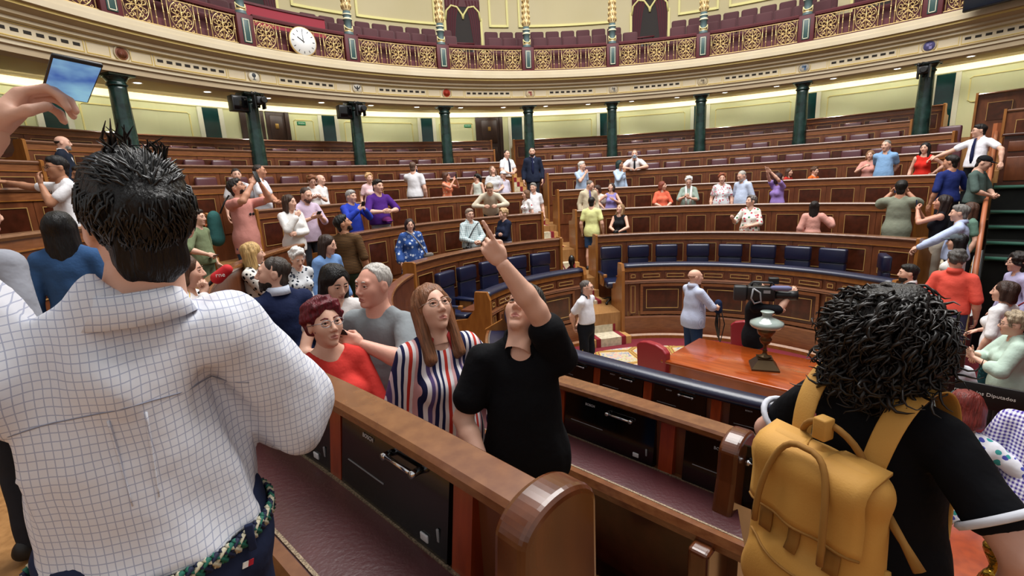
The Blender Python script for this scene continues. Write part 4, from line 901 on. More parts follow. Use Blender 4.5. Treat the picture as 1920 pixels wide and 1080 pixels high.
# ---------------------------------------------------------------- fabric
def fab(kind, c1, c2='ffffff', sc=40, c3='888888', rough=.85):
    key = 'fabric_%s_%s_%s_%s' % (kind, c1, c2, sc)
    if key in MATS: return MATS[key]
    if kind == 'plain': return mat(key, c1, rough, var=None, bump=.35, vs=9, bs=11, spec=.15, bdist=.03)
    M = bpy.data.materials.new(key); M.use_nodes = True; MATS[key] = M; N = M.node_tree.nodes; L = M.node_tree.links; b = N['Principled BSDF']; b.inputs['Roughness'].default_value = rough; b.inputs['Specular IOR Level'].default_value = .15
    tc = N.new('ShaderNodeTexCoord'); xyz = N.new('ShaderNodeSeparateXYZ'); L.new(tc.outputs['Object'], xyz.inputs[0])
    def mth(op, a, v=None, c=None):
        x = N.new('ShaderNodeMath'); x.operation = op
        for i, q in enumerate((a, v, c)):
            if q is None: continue
            if isinstance(q, (int, float)): x.inputs[i].default_value = q
            else: L.new(q, x.inputs[i])
        return x.outputs[0]
    def line(axis, s_, w, warp=0):
        src = xyz.outputs[axis]
        if warp: nz = N.new('ShaderNodeTexNoise'); nz.inputs['Scale'].default_value = 5; L.new(tc.outputs['Object'], nz.inputs[0]); src = mth('ADD', src, mth('MULTIPLY', nz.outputs[0], warp))
        return mth('LESS_THAN', mth('FRACT', mth('MULTIPLY', src, s_)), w)
    def mix(f, a, c):
        x = N.new('ShaderNodeMix'); x.data_type = 'RGBA'; L.new(f, x.inputs[0])
        for i, q in ((6, a), (7, c)):
            if isinstance(q, str): x.inputs[i].default_value = lin(q)
            else: L.new(q, x.inputs[i])
        return x.outputs[2]
    if kind == 'check': out = mix(mth('MAXIMUM', line(0, sc, .13, .02), line(2, sc*.85, .13, .02)), c1, c2)
    elif kind == 'gingham': f = mth('MULTIPLY', mth('ADD', line(0, sc, .5), line(2, sc, .5)), .5); out = mix(f, c1, c2)
    elif kind == 'hstripe': out = mix(line(2, sc, .45), c1, c2)
    elif kind == 'vstripe': out = mix(line(0, sc, .4), c1, c2)
    elif kind == 'plaid': out = mix(mth('MULTIPLY', mth('ADD', line(0, sc, .4), line(2, sc, .4)), .45), c1, c2)
    elif kind == 'multistripe':
        nz = N.new('ShaderNodeTexNoise'); nz.inputs['Scale'].default_value = 3.5; L.new(tc.outputs['Object'], nz.inputs[0])
        u = mth('ADD', xyz.outputs[0], mth('MULTIPLY', nz.outputs[0], .035)); u = mth('ADD', u, mth('MULTIPLY', xyz.outputs[2], .12))
        r = N.new('ShaderNodeValToRGB'); r.color_ramp.interpolation = 'CONSTANT'; st = [(0, 'c0392f'), (.10, 'e6e2e4'), (.2, '20244a'), (.28, 'dcd8dc'), (.36, '20244a'), (.46, 'cbb4bb'), (.52, '5a4a78'), (.62, 'e6e2e4'), (.72, '1e2246'), (.82, 'd9a7a8'), (.9, 'e6e2e4')]
        e = r.color_ramp.elements
        while len(e) < len(st): e.new(.5)
        for el, (p, c) in zip(e, st): el.position = p; el.color = lin(c)
        L.new(mth('FRACT', mth('MULTIPLY', u, sc)), r.inputs[0]); out = r.outputs[0]
    else:  # floral / spots: voronoi cells
        v = N.new('ShaderNodeTexVoronoi'); v.inputs['Scale'].default_value = sc; L.new(tc.outputs['Object'], v.inputs[0])
        nz = N.new('ShaderNodeTexNoise'); nz.inputs['Scale'].default_value = sc*1.6; L.new(tc.outputs['Object'], nz.inputs[0])
        r = N.new('ShaderNodeValToRGB'); r.color_ramp.interpolation = 'CONSTANT'; e = r.color_ramp.elements; e[0].color = lin(c2); e[1].position = .55; e[1].color = lin(c3); sp = N.new('ShaderNodeSeparateColor'); L.new(v.outputs['Color'], sp.inputs[0]); L.new(sp.outputs[0], r.inputs[0])
        out = mix(mth('LESS_THAN', mth('ADD', v.outputs['Distance'], mth('MULTIPLY', nz.outputs[0], .3)), .5 if kind == 'floral' else .42), c1, r.outputs[0])
    L.new(out, b.inputs['Base Color'])
    n3 = N.new('ShaderNodeTexNoise'); n3.inputs['Scale'].default_value = 14; L.new(tc.outputs['Object'], n3.inputs[0]); bp = N.new('ShaderNodeBump'); bp.inputs['Strength'].default_value = .25; bp.inputs['Distance'].default_value = .02; L.new(n3.outputs[0], bp.inputs['Height']); L.new(bp.outputs[0], b.inputs['Normal'])
    return M
def F_(s):
    """'plain:aabbcc' or 'check:c1:c2:scale:c3' -> material"""
    p = s.split(':')
    if len(p) == 1: return fab('plain', p[0])
    return fab(p[0], p[1], *(p[2:3] or ['ffffff']), **({'sc': float(p[3])} if len(p) > 3 else {}), **({'c3': p[4]} if len(p) > 4 else {}))
def hairmat(c):
    l = lambda i: min(255, int(int(c[i:i+2], 16)*1.15+6)); return mat('hair_'+c, '%02x%02x%02x' % tuple(int(int(c[i:i+2], 16)*.8) for i in (0, 2, 4)), .45, var='%02x%02x%02x' % (l(0), l(2), l(4)), bump=.9, vs=90, bs=130, spec=.35, bdist=.008, stretch=(1, 1, .12))
def skinmat(c): return mat('skin_'+c, c, .5, spec=.35, bump=.05, bs=90, vs=10)
LIPM = {}
IRIS = mat('iris', '2a1c14', .2); EYEW = mat('eye_white', 'd9d4cf', .3); LIP = mat('lips', 'ad6a5e', .45); LIPR = mat('red_lips', 'a83a40', .4)
# ---------------------------------------------------------------- glasses, phone, shoes
def _glasses():
    b = MB()
    for s in (-1, 1):
        b.tube([(s*.033+.025*cos(t), .108-.004*abs(cos(t)), .005+.018*sin(t)) for t in np.linspace(0, 2*PI, 15)], .0019, 0, 4); b.tube([(s*.058, .104, .012), (s*.078, .07, .012), (s*.085, -.02, .006)], .0018, 0, 4)
    b.tube([(-.009, .112, .008), (0, .115, .011), (.009, .112, .008)], .0018, 0, 4); return b
GLM = None
def glasses_mesh():
    global GLM
    if GLM is None: b = _glasses(); GLM = mesh('glasses', b.V, b.F, [BLACK], smooth=True)
    return GLM
SCREEN = mat('phone_screen', '2c3a55', .1, emit=.35)
def _phview():
    M = mat('phone_camera_view', '2b4a9a', .12, emit=.9, var='7fb0c9', vs=14, detail=3); N = M.node_tree.nodes; L = M.node_tree.links; b = N['Principled BSDF']; L.new(b.inputs['Base Color'].links[0].from_socket, b.inputs['Emission Color']); return M
PHVIEW = _phview()
def phone(loc, R3, label, s=1.0, col=BLACK, scr=SCREEN):
    """local: screen +Y, up +Z"""
    p = empty('phone', loc); p.rotation_euler = Matrix(R3.tolist()).to_euler(); p.scale = (s,)*3; tag(p, label, 'phone', 'phones held by visitors')
    MB().rbox(-.037, .037, -.004, .004, -.076, .076, .003).build('case', col, p); MB().box(-.034, .034, .0038, .0046, -.07, .07).build('screen', scr, p); return p
_sh = Fld((-.06, -.13, -.01), (.06, .19, .1), .012); _sh.ell((0, .05, .035), (.045, .13, .04), .02); _sh.ell((0, -.03, .05), (.04, .06, .055), .03); _sh.plane((0, 0, -1), (0, 0, 0))
SHV, SHQ = _sh.mesh(); SHOE = mesh('shoe', SHV, SHQ, [BLACK], smooth=True)
# ---------------------------------------------------------------- the figure
def ik(S_, W_, l1, l2, pole):
    S_, W_ = np.array(S_, float), np.array(W_, float); d = W_-S_; L = np.linalg.norm(d); mx = (l1+l2)*.995
    if L > mx: W_ = S_+d/L*mx; d = W_-S_; L = mx
    x = (l1*l1-l2*l2+L*L)/(2*L); hgt = math.sqrt(max(0, l1*l1-x*x)); u = d/L; p = np.array(pole, float); p = p-u*(p@u); p /= max(1e-6, np.linalg.norm(p))
    return S_+u*x+p*hgt, W_
ARMS = {  # wrist targets for (right, left): position, palm normal, pole, hand pose
 'down': [((.25, .05, .87), (-1, 0, 0), (.5, -1, 0), 'relax'), ((-.25, .05, .87), (1, 0, 0), (-.5, -1, 0), 'relax')],
 'phone': [((.085, .30, 1.47), (-.6, -.7, 0), (.8, 0, -1), 'grip'), ((-.085, .30, 1.47), (.6, -.7, 0), (-.8, 0, -1), 'grip')],
 'phonelow': [((.09, .27, 1.20), (-.5, -.4, .7), (.8, -.3, -1), 'grip'), ((-.09, .27, 1.20), (.5, -.4, .7), (-.8, -.3, -1), 'grip')],
 'phonehi': [((.08, .30, 1.62), (-.6, -.7, 0), (.8, 0, -1), 'grip'), ((-.08, .30, 1.62), (.6, -.7, 0), (-.8, 0, -1), 'grip')],
 'clasp': [((.07, .23, 1.03), (-1, .2, 0), (1, -.4, -.3), 'grip'), ((-.07, .23, 1.03), (1, .2, 0), (-1, -.4, -.3), 'grip')],
 'fold': [((-.07, .22, 1.14), (0, -1, 0), (.8, 0, -1), 'grip'), ((.07, .20, 1.10), (0, -1, 0), (-.8, 0, -1), 'grip')],
 'chin': [((.04, .22, 1.36), (-.4, -.8, .3), (.7, 0, -1), 'grip'), ((.06, .2, 1.1), (0, -1, 0), (-.8, 0, -1), 'grip')],
 'hips': [((.21, .04, 1.03), (-1, 0, 0), (1, -.4, 0), 'flat'), ((-.21, .04, 1.03), (1, 0, 0), (-1, -.4, 0), 'flat')],
 'back': [((.06, -.2, .93), (0, 1, 0), (1, -.6, 0), 'grip'), ((-.06, -.2, .93), (0, 1, 0), (-1, -.6, 0), 'grip')],
 'rail': [((.24, .36, 1.02), (0, 0, -1), (.8, -.2, -.6), 'flat'), ((-.24, .36, 1.02), (0, 0, -1), (-.8, -.2, -.6), 'flat')],
 'up': [((.1, .2, 1.85), (0, 1, .3), (1, 0, 0), 'flat'), ((-.1, .2, 1.85), (0, 1, .3), (-1, 0, 0), 'flat')]}
def person(a, R, zf, rz, H=1.7, sex='m', fat=0.0, skin='d9ab95', hair=('short', '2a1d16'), head=(0, 0, 0), lean=0, side=0, twist=0, arms='down', R_=None, L_=None, top='tee', tc='dddddd', sl='short', hem=.90, bottom='trousers', bc='2a2c33',
           lod=0, label='', group='visitors standing among the benches', glasses=None, beard=None, collar=None, tie=None, shirt=None, phone_=None, cap=None, shoe='1c1a1a', neck=.07, bust=None, loose=0, xy=None, mask=None, lips=None, legs=True, fold=1.0, headoff=(0, 0, 0)):
    m = sex == 'm'; pos = (xy[0], xy[1], zf) if xy else pol(a, R, zf)
    root = empty('person', pos); root.rotation_euler.z = rad(rz); s_ = H/1.72; root.scale = (s_,)*3; tag(root, label, 'person', group)
    hb = {0: .021, 1: .016, 2: .0108}[lod]; hh = {0: .0118, 1: .0078, 2: .0052}[lod]; hha = {0: .0086, 1: .0072, 2: .0047}[lod]; ht = {0: .034, 1: .022, 2: .0125}[lod]
    w = (1.0 if m else .9); ft = fat*.045; g = .88 if not m else 1.0; g *= 1+fat*.2
    Rt = rotz(twist)@rotx(-lean)@roty(side); pv = np.array((0, 0, .93)); T = (Rt, pv); up = lambda p: Rt@np.array(p, float)+pv
    sw = .172 if m else .152
    yaw, pit, til = head; Rh = rotz(yaw)@rotx(pit)@roty(til); npv = up((0, -.003, .562)); hc = npv+np.array(headoff)+Rh@np.array((0, .022, .098)); Mh = Matrix(np.vstack([np.column_stack([Rh, hc]), [0, 0, 0, 1]]).tolist())
    ar = [list(x) for x in ARMS[arms]]
    for i, o in ((0, R_), (1, L_)):
        if o is not None:
            if isinstance(o, str): ar[i] = list(ARMS[o][i])
            else:
                for j, v in enumerate(o): ar[i][j] = v
    A = []
    for i, s in ((0, 1), (1, -1)):
        Sh = up((s*sw, -.005, .445)); E, W_ = ik(Sh, ar[i][0], .285, .25, ar[i][2]); A.append((Sh, E, W_, np.array(ar[i][1], float), ar[i][3], s))
    lo = np.min([x for q in A for x in q[:3]]+[hc-.2, (-.27, -.25, 0)], 0)-.09; hi = np.max([x for q in A for x in q[:3]]+[hc+.05, (.27, .25, 1.0)], 0)+.09
    slv = {'none': -1, 'cap': .35, 'short': .62, 'half': .95, 'roll': 1.3, 'long': 1.9}[sl]
    def torso(F, e, full=True, k=.045):
        F.cap((0, -.005, .28), (0, -.01, .36), .144*w+e+ft*.4, .143*w+e, k, flat=.74, T=T); F.cap((-.10*w, -.01, .425), (.10*w, -.01, .425), .056+e*.8, k=.03, T=T)
        for s in (-1, 1): F.cap((0, -.018, .535), (s*.13, -.012, .452), .040+e*.7, .044+e*.7, .03, T=T); F.ell((s*sw*.95, -.005, .437), (.047+e*.8, .052+e*.8, .056+e*.8), .025, T=T)
        if (bust if bust is not None else not m):
            for s in (-1, 1): F.ell((s*.07, .085+ft*.3, .29), (.066+e, .06+e, .066+e), .05, T=T)
        if full:
            F.ell((0, .012+ft*.5, .13), (.142*w+ft+e, .105+ft*1.2+e, .2), .06, T=T); F.ell((0, -.01, -.01), (.168+ft*.8+e, .122+ft+e, .14), .06, T=T)
    # --- body: neck, shoulders, arms, hands, head as one mesh
    B = Fld((lo[0], lo[1], 1.0 if bottom in ('trousers', 'none') else 0), hi, hb); torso(B, -.004-.006*max(0, fold-1), False, .03); B.cap(up((headoff[0]*.5, .004, .475)), hc+Rh@np.array((0, -.026, -.06)), (.06 if m else .05)*(1+fat*.12), (.055 if m else .045)*(1+fat*.1), .03)
    if lo[2] < 1.0 and min(q[2][2] for q in A) < 1.05: B = Fld((lo[0], lo[1], min(.75, lo[2]) if bottom in ('trousers', 'none') else 0), hi, hb); torso(B, -.004-.006*max(0, fold-1), top in ('none',), .03); B.cap(up((headoff[0]*.5, .004, .475)), hc+Rh@np.array((0, -.026, -.06)), (.06 if m else .05)*(1+fat*.12), (.055 if m else .045)*(1+fat*.1), .03)
    for Sh, E, W_, n_, hp, s in A:
        if slv < 1.5: B.cap(Sh+(E-Sh)*max(0, min(slv-.2, .9)) if slv > 0 else Sh, E, .05*g*(1 if fold < 2 else .85), .041*g, .02)
        f0 = max(0, slv-1.15) if slv > 1 else 0; M1 = E+(W_-E)*.35
        if f0 < .35: B.cap(E+(W_-E)*f0, M1, .042*g, .043*g, .015); B.cap(M1, W_, .043*g, .027*g, .015)
        else: B.cap(Sh, E, .036*g, .034*g, .015); B.cap(E, W_, .032*g, .026*g, .015)
    if bottom in ('shorts', 'skirt', 'dress'):
        for s in (-1, 1): B.cap((s*.09, 0, .85), (s*.095, .01, .5), .075*g, .055*g, .02); B.cap((s*.095, -.005, .47), (s*.097, -.015, .32), .05*g, .055*g, .02); B.cap((s*.097, -.015, .32), (s*.1, -.01, .05), .053*g, .036*g, .02)
    V, Q = B.mesh(); C_ = Acc()
    if top not in ('none', 'tank') and len(Q):      # skin that clothing covers completely is left out
        c = (V[Q].mean(1)-pv)@Rt; Q = Q[~((c[:, 2] < .41) & (c[:, 2] > -.1) & (abs(c[:, 0]) < .125) & (abs(c[:, 1]) < .115))]; u_, inv = np.unique(Q, return_inverse=True); V = V[u_]; Q = inv.reshape(Q.shape)
    C_.add(V, Q, 0)
    hv, hf, hm = head_arrays(sex, hh); hvv = xf(hv, Rh, hc); C_.v.append(hvv); C_.f += [[i+C_.n for i in f] for f in hf]; C_.m += hm; C_.n += len(hvv)
    info = []
    for Sh, E, W_, n_, hp, s in A:
        d = W_-E; d /= np.linalg.norm(d); zax = -(n_-d*(n_@d)); zax /= max(1e-6, np.linalg.norm(zax)); xax = np.cross(d, zax); Rw = np.column_stack([xax, d, zax]); v, q = hand_arrays(hp, s < 0, hha)
        C_.add(v@(Rw*g if False else Rw).T*(1 if m else .92)+W_+d*.01, q, 0); info.append((W_, d, -zax))
    body = obj('body', C_.me('body', [skinmat(skin), lips or LIP, EYEW, IRIS, hairmat(hair[1] if hair else '3a2a20')]), root)
    # --- upper garment
    def garment(name, e, M, slv, hem, nk, z0=0, fl=0, open_=False, seed=1):
        F = Fld((lo[0], lo[1], max(lo[2]-.1, hem-.08) if hem > .6 else hem-.06), (hi[0], hi[1], up((0, 0, .62))[2]+.02), hb); torso(F, e)
        if hem < .86:
            zt = (hem-.93); F.cap((0, 0, .0), (0, .0, zt), .165+ft*.8+e, .172+ft+e+fl, .06, flat=.78, T=T if hem > .7 else (np.eye(3), pv))
        elif hem < .95: F.cap((0, 0, .05), (0, 0, hem-.97), .168+ft*.8+e, k=.05, flat=.78, T=T)
        for Sh, E, W_, n_, hp, s in A:
            if slv <= 0: continue
            le = e*.8+.003+loose*.015; e1 = Sh+(E-Sh)*min(1, slv); F.cap(Sh, e1, .049*g+le, .044*g+le+(.006+loose*.015 if slv <= 1 else 0), .02)
            if slv > 1: F.cap(E, E+(W_-E)*min(.97, slv-1), .043*g+le, .031*g+le+(loose*.01), .015)
        nd = up((headoff[0]*.5, .045 if collar else .035, .62 if collar else .60)); F.cap(up((headoff[0]*.5, -.012, .605 if collar or top == 'suit' else .55)), nd+(nd-pv)*.2, nk, nk+.03, .012, True)
        if slv <= 0:
            for s in (-1, 1): F.cap(up((s*(sw+.06), -.1, .42)), up((s*(sw+.06), .12, .42)), .085, k=.012, sub=True)
        if open_:
            for s in (-1, 1): F.cap(up((s*.012, .2, .1)), up((s*.03, .2, .5)), .022, .06, .01, True, flat=2.2)
        if fold: F.noise(.0028*fold, 28, 5, seed, (1, 1, .6)); F.noise(.0016*fold, 70, 4, seed+9, (1, 1, .5))
        F.plane((0, 0, -1), (0, 0, hem-.93), T=T if hem > .8 else (np.eye(3), pv))
        for Sh, E, W_, n_, hp, s in A:     # clean cuffs
            pass
        v, q = F.mesh()
        return obj(name, mesh(name, v, q, [M], smooth=True), root)
    sd = int(abs(a*7+R*13)) if not xy else int(abs(xy[0]*31+xy[1]*17)*10)
    Mt = F_(tc); out = [root, body, hc, Rh, info, A, up]
    if top == 'suit':
        garment('shirt', .004, F_(shirt or 'e8e8ea'), 1.93, 1.0, .056, seed=sd); garment('jacket', .023, Mt, 1.82, .80, .072, open_=True, seed=sd+1)
    elif top == 'tank': garment('top', .009, Mt, 0, hem, .095, seed=sd)
    elif top == 'dress': garment('dress', .012, Mt, slv, hem if hem < .8 else .5, neck, fl=.07, seed=sd)
    elif top == 'tunic': garment('top', .02, Mt, slv, hem, neck, fl=.05, seed=sd)
    elif top != 'none': garment('jacket' if top == 'jacket' else 'shirt' if top == 'shirt' else 'top', .013 if top != 'jacket' else .022, Mt, slv, hem, neck, seed=sd)
    if collar or top == 'suit':
        b = MB(); n = 13; V = []
        for i in range(n):
            t = -2.55+5.1*i/(n-1)-PI/2; rr_ = (.064 if m else .056)*(1+fat*.14); x, y = rr_*cos(t), rr_*sin(t); fr = max(0, sin(t)+.0)
            for (o_, z) in ((-.004, .52-.05*fr), (.0, .572-.055*fr), (.009, .571-.057*fr), (.022+fat*.01, .515-.07*fr)): V.append(up((x*(1+o_/rr_)+headoff[0]*.5, -.012+y*(1+o_/rr_), z)))
        b.add(V, [(i*4+j, i*4+j+1, i*4+j+5, i*4+j+4) for i in range(n-1) for j in range(3)], 0, True); o = b.build('collar', F_(collar or shirt or 'e8e8ea'), root); sd_ = o.modifiers.new('thick', 'SOLIDIFY'); sd_.thickness = .004
    if tie:
        b = MB(); yb = .125+ft
        P = [(0, .075, .525), (0, .105, .50), (0, yb+.01, .38), (0, yb+.018, .2), (0, yb+.015, .05)]; W3 = [.018, .02, .026, .034, .03]; V = []
        for p, w3 in zip(P, W3): V += [up((-w3, p[1], p[2])), up((0, p[1]+.012, p[2])), up((w3, p[1], p[2]))]
        b.add(V, [(i*3+j, i*3+j+1, i*3+j+4, i*3+j+3) for i in range(4) for j in range(2)], 0, True); o = b.build('tie', F_(tie), root); q = o.modifiers.new('thick', 'SOLIDIFY'); q.thickness = .008
    # --- lower garment and shoes
    if legs:
        if bottom in ('trousers', 'shorts'):
            F = Fld((-.27, -.24, 0 if bottom == 'trousers' else .45), (.27, .26, 1.06), ht); e = .012 if bottom == 'trousers' else .03
            F.ell((0, -.01, .92), (.17+ft*.8, .126+ft, .15), .03); F.ell((0, ft*.4, 1.02), (.15*w+ft, .105+ft, .1), .05)
            for s in (-1, 1): F.cap((s*.088, -.005, .86), (s*.098, .015, .48), .092*(1+fat*.2), .06+e, .03); F.cap((s*.098, .015, .48), (s*.1, -.01, .06), .06+e, .05+e, .02)
            F.noise(.003, 30, 5, sd+4); F.plane((0, 0, 1), (0, 0, 1.03))
            F.plane((0, 0, -1), (0, 0, .05 if bottom == 'trousers' else .53)); v, q = F.mesh(); obj(bottom, mesh(bottom, v, q, [F_(bc)], smooth=True), root)
        elif bottom == 'skirt':
            F = Fld((-.3, -.3, .4), (.3, .3, 1.06), ht); F.ell((0, -.01, .95), (.168, .125, .13), .03); F.cap((0, 0, .9), (0, 0, .5), .165, .21, .05, flat=.85); F.plane((0, 0, 1), (0, 0, 1.03)); F.plane((0, 0, -1), (0, 0, .48)); F.noise(.004, 35, 5, sd); v, q = F.mesh(); obj('skirt', mesh('skirt', v, q, [F_(bc)], smooth=True), root)
        for s in (-1, 1):
            o = obj('shoe', SHOE, root); o.location = (s*.1, -.01, 0); o.material_slots[0].link = 'OBJECT'; o.material_slots[0].material = mat('shoe_'+shoe, shoe, .5)
    def onhead(name, me, M):
        o = obj(name, me, root); o.matrix_local = Mh; o.material_slots[0].link = 'OBJECT'; o.material_slots[0].material = M; return o
    if hair and hair[0] != 'none': onhead('hair', hair_mesh(hair[0], lod), hairmat(hair[1]))
    if cap: onhead('cap', hair_mesh('cap', lod), F_(cap))
    if glasses: onhead('glasses', glasses_mesh(), mat('frame_'+glasses, glasses, .3, .4))
    if beard or mask:
        key = ('mask' if mask else 'beard', lod)
        if key not in HAIR:
            F = Fld((-.1, -.05, -.15), (.1, .14, .03), .009 if lod == 0 else .006); F.ell((0, .024, -.055), (.062, .07, .068), .02); F.ell((0, .065, -.095), (.03, .03, .03), .025); F.plane((0, 0, 1), (0, 0, -.022)); F.plane((0, -1, .6), (0, .005, -.03))
            if beard: F.ell((0, .11, -.05), (.024, .03, .016), .01, True); F.ell((0, .09, -.0), (.05, .06, .045), .01, True); F.noise(.003, 150, 5, 2)
            else: F.ell((0, .1, -.04), (.03, .02, .03), .02)
            v, q = F.mesh(); HAIR[key] = mesh(key[0], v, q, [BLACK], smooth=True)
        onhead(key[0], HAIR[key], hairmat(beard) if beard else F_(mask))
    if phone_:
        bpy.context.view_layer.update(); W1, d1, n1 = info[0]; W2_, d2, n2 = info[1]
        if phone_ == 'both': c = (W1+d1*.09+W2_+d2*.09)/2+np.array((0, .015, .03))
        elif phone_ == 'R': c = W1+d1*.10+n1*.03
        else: c = W2_+d2*.10+n2*.03
        fy = hc-c; fy /= np.linalg.norm(fy); zx = np.array((0, 0, 1.)); zx = zx-fy*(zx@fy); zx /= np.linalg.norm(zx); xx = np.cross(fy, zx)
        Rw = np.array(Matrix.Rotation(rad(rz), 3, 'Z'))@np.column_stack([xx, fy, zx]); wl = Matrix.Rotation(rad(rz), 3, 'Z')@Vector((c*s_).tolist())+Vector(pos)
        phone(wl, Rw, 'phone held by the '+' '.join(label.split(',')[0].split()[:9]), s_)
    return out
# ---------------------------------------------------------------- visitors, placed row by row (angle, radius, floor, facing)
person(-75.7, 10.31, 2.58, -64, H=1.70, head=(10, 0, 0), hair=('bald', '2a2522'), beard='8d8a86', top='suit', tc='1f2533', label='man with grey beard and bald crown in dark suit, upper left')
person(-71.3, 10.31, 2.63, -122, H=1.62, hair=('receding', '3a2a20'), glasses='2a2a2a', top='shirt', tc='d9d9de', collar='d9d9de', label='man with rimless glasses and white shirt half hidden, upper left')
teen = person(-92.4, 7.59, 1.96, 152, H=1.70, head=(-2, 0, 0), hair=('spiky', '0e0d0f'), glasses='1c1c1c', skin='a9785c', tc='e6e6ea', hem=0.74, R_=((0.62, 0.28, 1.46), (0, 0, -1), (0, 0, -1), 'flat'), L_=((-0.02, 0.2, 1.4), (0, -1, 0), (-0.6, 0, -1), 'relax'), label='teenager in white lettered T-shirt stretching his arm left')
person(-87.3, 7.92, 1.96, 160, H=1.64, head=(-5, 0, 0), hair=('short', '0d0c0e'), skin='9c6c50', top='shirt', tc='17181c', sl='long', collar='17181c', label='man with black hair and black shirt beside the teenager')
person(-117.3, 6.13, 1.49, 28, H=1.58, sex='f', hair=('long', '0b0a0d'), top='jacket', tc='plain:34547f', sl='long', hem=0.95, collar='34547f', lod=1, label='woman with long black hair in denim jacket, left')
salmon_man = person(-79.3, 6.51, 1.49, -107, H=1.89, head=(25, 22, 0), hair=('short', '1d1512'), beard='2a1d16', glasses='3a2a22', tc='c98a80', hem=0.72, arms='phonehi', phone_='both', bc='3a4a66', lod=1, skin='c08c72', label='man in salmon T-shirt raising a phone with both hands')
person(-66.6, 7.59, 1.96, -84, H=1.72, head=(10, 0, 0), hair=('crop', '2a1f1a'), top='shirt', tc='dfe2ea', collar='dfe2ea', arms='clasp', skin='b98468', label='man in white polo behind the salmon T-shirt man')
person(-68.7, 7.82, 1.96, -142, H=1.66, sex='f', hair=('bun', '2a1d18'), tc='d8d8dc', label='small dark-haired woman peeking over the salmon T-shirt man')
person(-76.2, 5.96, 1.49, -126, H=1.62, head=(20, 0, 0), sex='f', hair=('medium', '3a2820'), top='shirt', tc='dcdad8', sl='long', arms='chin', loose=0.6, hem=0.8, bc='1d1d22', lod=1, label='woman in white satin blouse with hand at her chin')
person(-68.9, 6.31, 1.49, -128, H=1.74, head=(10, -18, 0), hair=('receding', '3a2a22'), beard='5a4438', top='shirt', tc='c2afc4', sl='roll', collar='c2afc4', arms='phonelow', phone_='both', hem=0.8, lod=1, label='man in lilac shirt looking at his phone')
person(-57.9, 7.59, 1.96, -144, H=1.52, head=(0, -20, 0), sex='f', hair=('shortcurl', '7a4a2e'), glasses='2a2028', tc='d8d4d2', arms='phonelow', label='woman with auburn hair and glasses in navy dungarees')
person(-55.4, 7.77, 1.96, -99, H=1.54, hair=('bald', '6a5a50'), tc='e2e2e4', sl='half', label='balding person in white shirt beside the auburn woman')
person(-78.6, 4.94, 1.00, -1, H=1.79, head=(-65, 18, 0), hair=('short', '12100f'), beard='2a1f1a', tc='hstripe:6b4d2e:2a2018:48', sl='half', skin='b07e62', bc='2f3a2c', lod=1, label='man in brown striped T-shirt seen from behind looking up right')
person(-60.7, 6.13, 1.49, -127, H=1.65, head=(10, 0, 0), hair=('short', '9a9894'), top='jacket', tc='plain:2a3fa8', sl='long', arms='phone', R_=((0.08, 0.3, 1.34), (-0.6, -0.7, 0), (0.8, 0, -1), 'grip'), L_=((-0.08, 0.3, 1.34), (0.6, -0.7, 0), (-0.8, 0, -1), 'grip'), phone_='both', lod=1, label='grey-haired man in cobalt jacket holding a phone')
purple_man = person(-54.4, 6.13, 1.49, -140, H=1.83, head=(15, 0, 0), hair=('short', '1d1512'), tc='plain:4a2478', sl='half', arms='clasp', R_=((0.08, 0.26, 1.14), (-1, 0.2, 0), (1, -0.4, -0.3), 'grip'), L_=((-0.1, 0.26, 1.14), (1, 0.2, 0), (-1, -0.4, -0.3), 'grip'), bc='8f8f94', fat=0.3, lod=1, label='young man in purple T-shirt with a purple cap at his waist')
person(-47.2, 7.59, 1.96, -145, H=1.54, sex='f', hair=('shortcurl', 'c9a070'), tc='d9b8bc', label='blonde woman in black and pink top behind the purple T-shirt man')
poncho_woman = person(-57.1, 5.07, 1.00, -153, H=1.58, head=(-5, 0, 0), sex='f', hair=('bob', '2a1d1c'), glasses='2a2030', top='tunic', tc='floral:33518f:c9d4e6:14:6a82b8', sl='long', loose=1.2, hem=0.62, R_=((0.27, 0.1, 0.9), (-1, 0, 0), (0.5, -1, 0), 'relax'), bc='3a4a7a', fat=0.3, lod=1, label='woman with dark bob in blue patterned poncho carrying a grey bag')
person(-38.3, 7.59, 1.96, -4, H=1.79, head=(5, 0, 0), hair=('crop', '5a4438'), tc='d6d6da', L_='phone', phone_='L', fat=0.2, label='man in white T-shirt seen from behind holding up a phone')
person(-31.7, 7.59, 1.96, -113, H=1.52, head=(15, 0, 0), sex='f', hair=('medium', '4a2a1c'), top='dress', tc='floral:e0805c:e8c9a4:16:c45a48', sl='none', arms='phone', phone_='both', bottom='dress', hem=0.5, skin='c9917a', label='woman in orange floral dress photographing to the right')
person(-25.1, 7.59, 1.96, -27, H=1.46, head=(90, 0, 0), sex='f', hair=('pony', '15110f'), top='tank', tc='c9cfc4', sl='none', label='woman with dark ponytail in pale tank top seen from behind')
person(-21.7, 7.59, 1.96, -163, H=1.65, head=(0, 30, 0), sex='f', hair=('medium', '6b4f3c'), tc='hstripe:d8d8d6:9a9aa0:30', arms='clasp', label='woman in striped grey T-shirt looking up')
person(-19.6, 7.59, 1.96, -140, H=1.50, head=(-10, 0, 0), hair=('crop', '777777'), cap='cfd9e2', top='shirt', tc='c9c3d2', sl='half', collar='c9c3d2', fat=0.5, label='man in white cap and pale lilac shirt')
person(-16.0, 8.80, 2.41, -145, H=1.67, head=(5, 0, 0), hair=('receding', '3a2f2a'), top='shirt', tc='e6e6ea', collar='e6e6ea', tie='1a1c30', arms='clasp', fat=0.35, group='ushers', label='usher in white shirt and dark tie standing by the aisle')
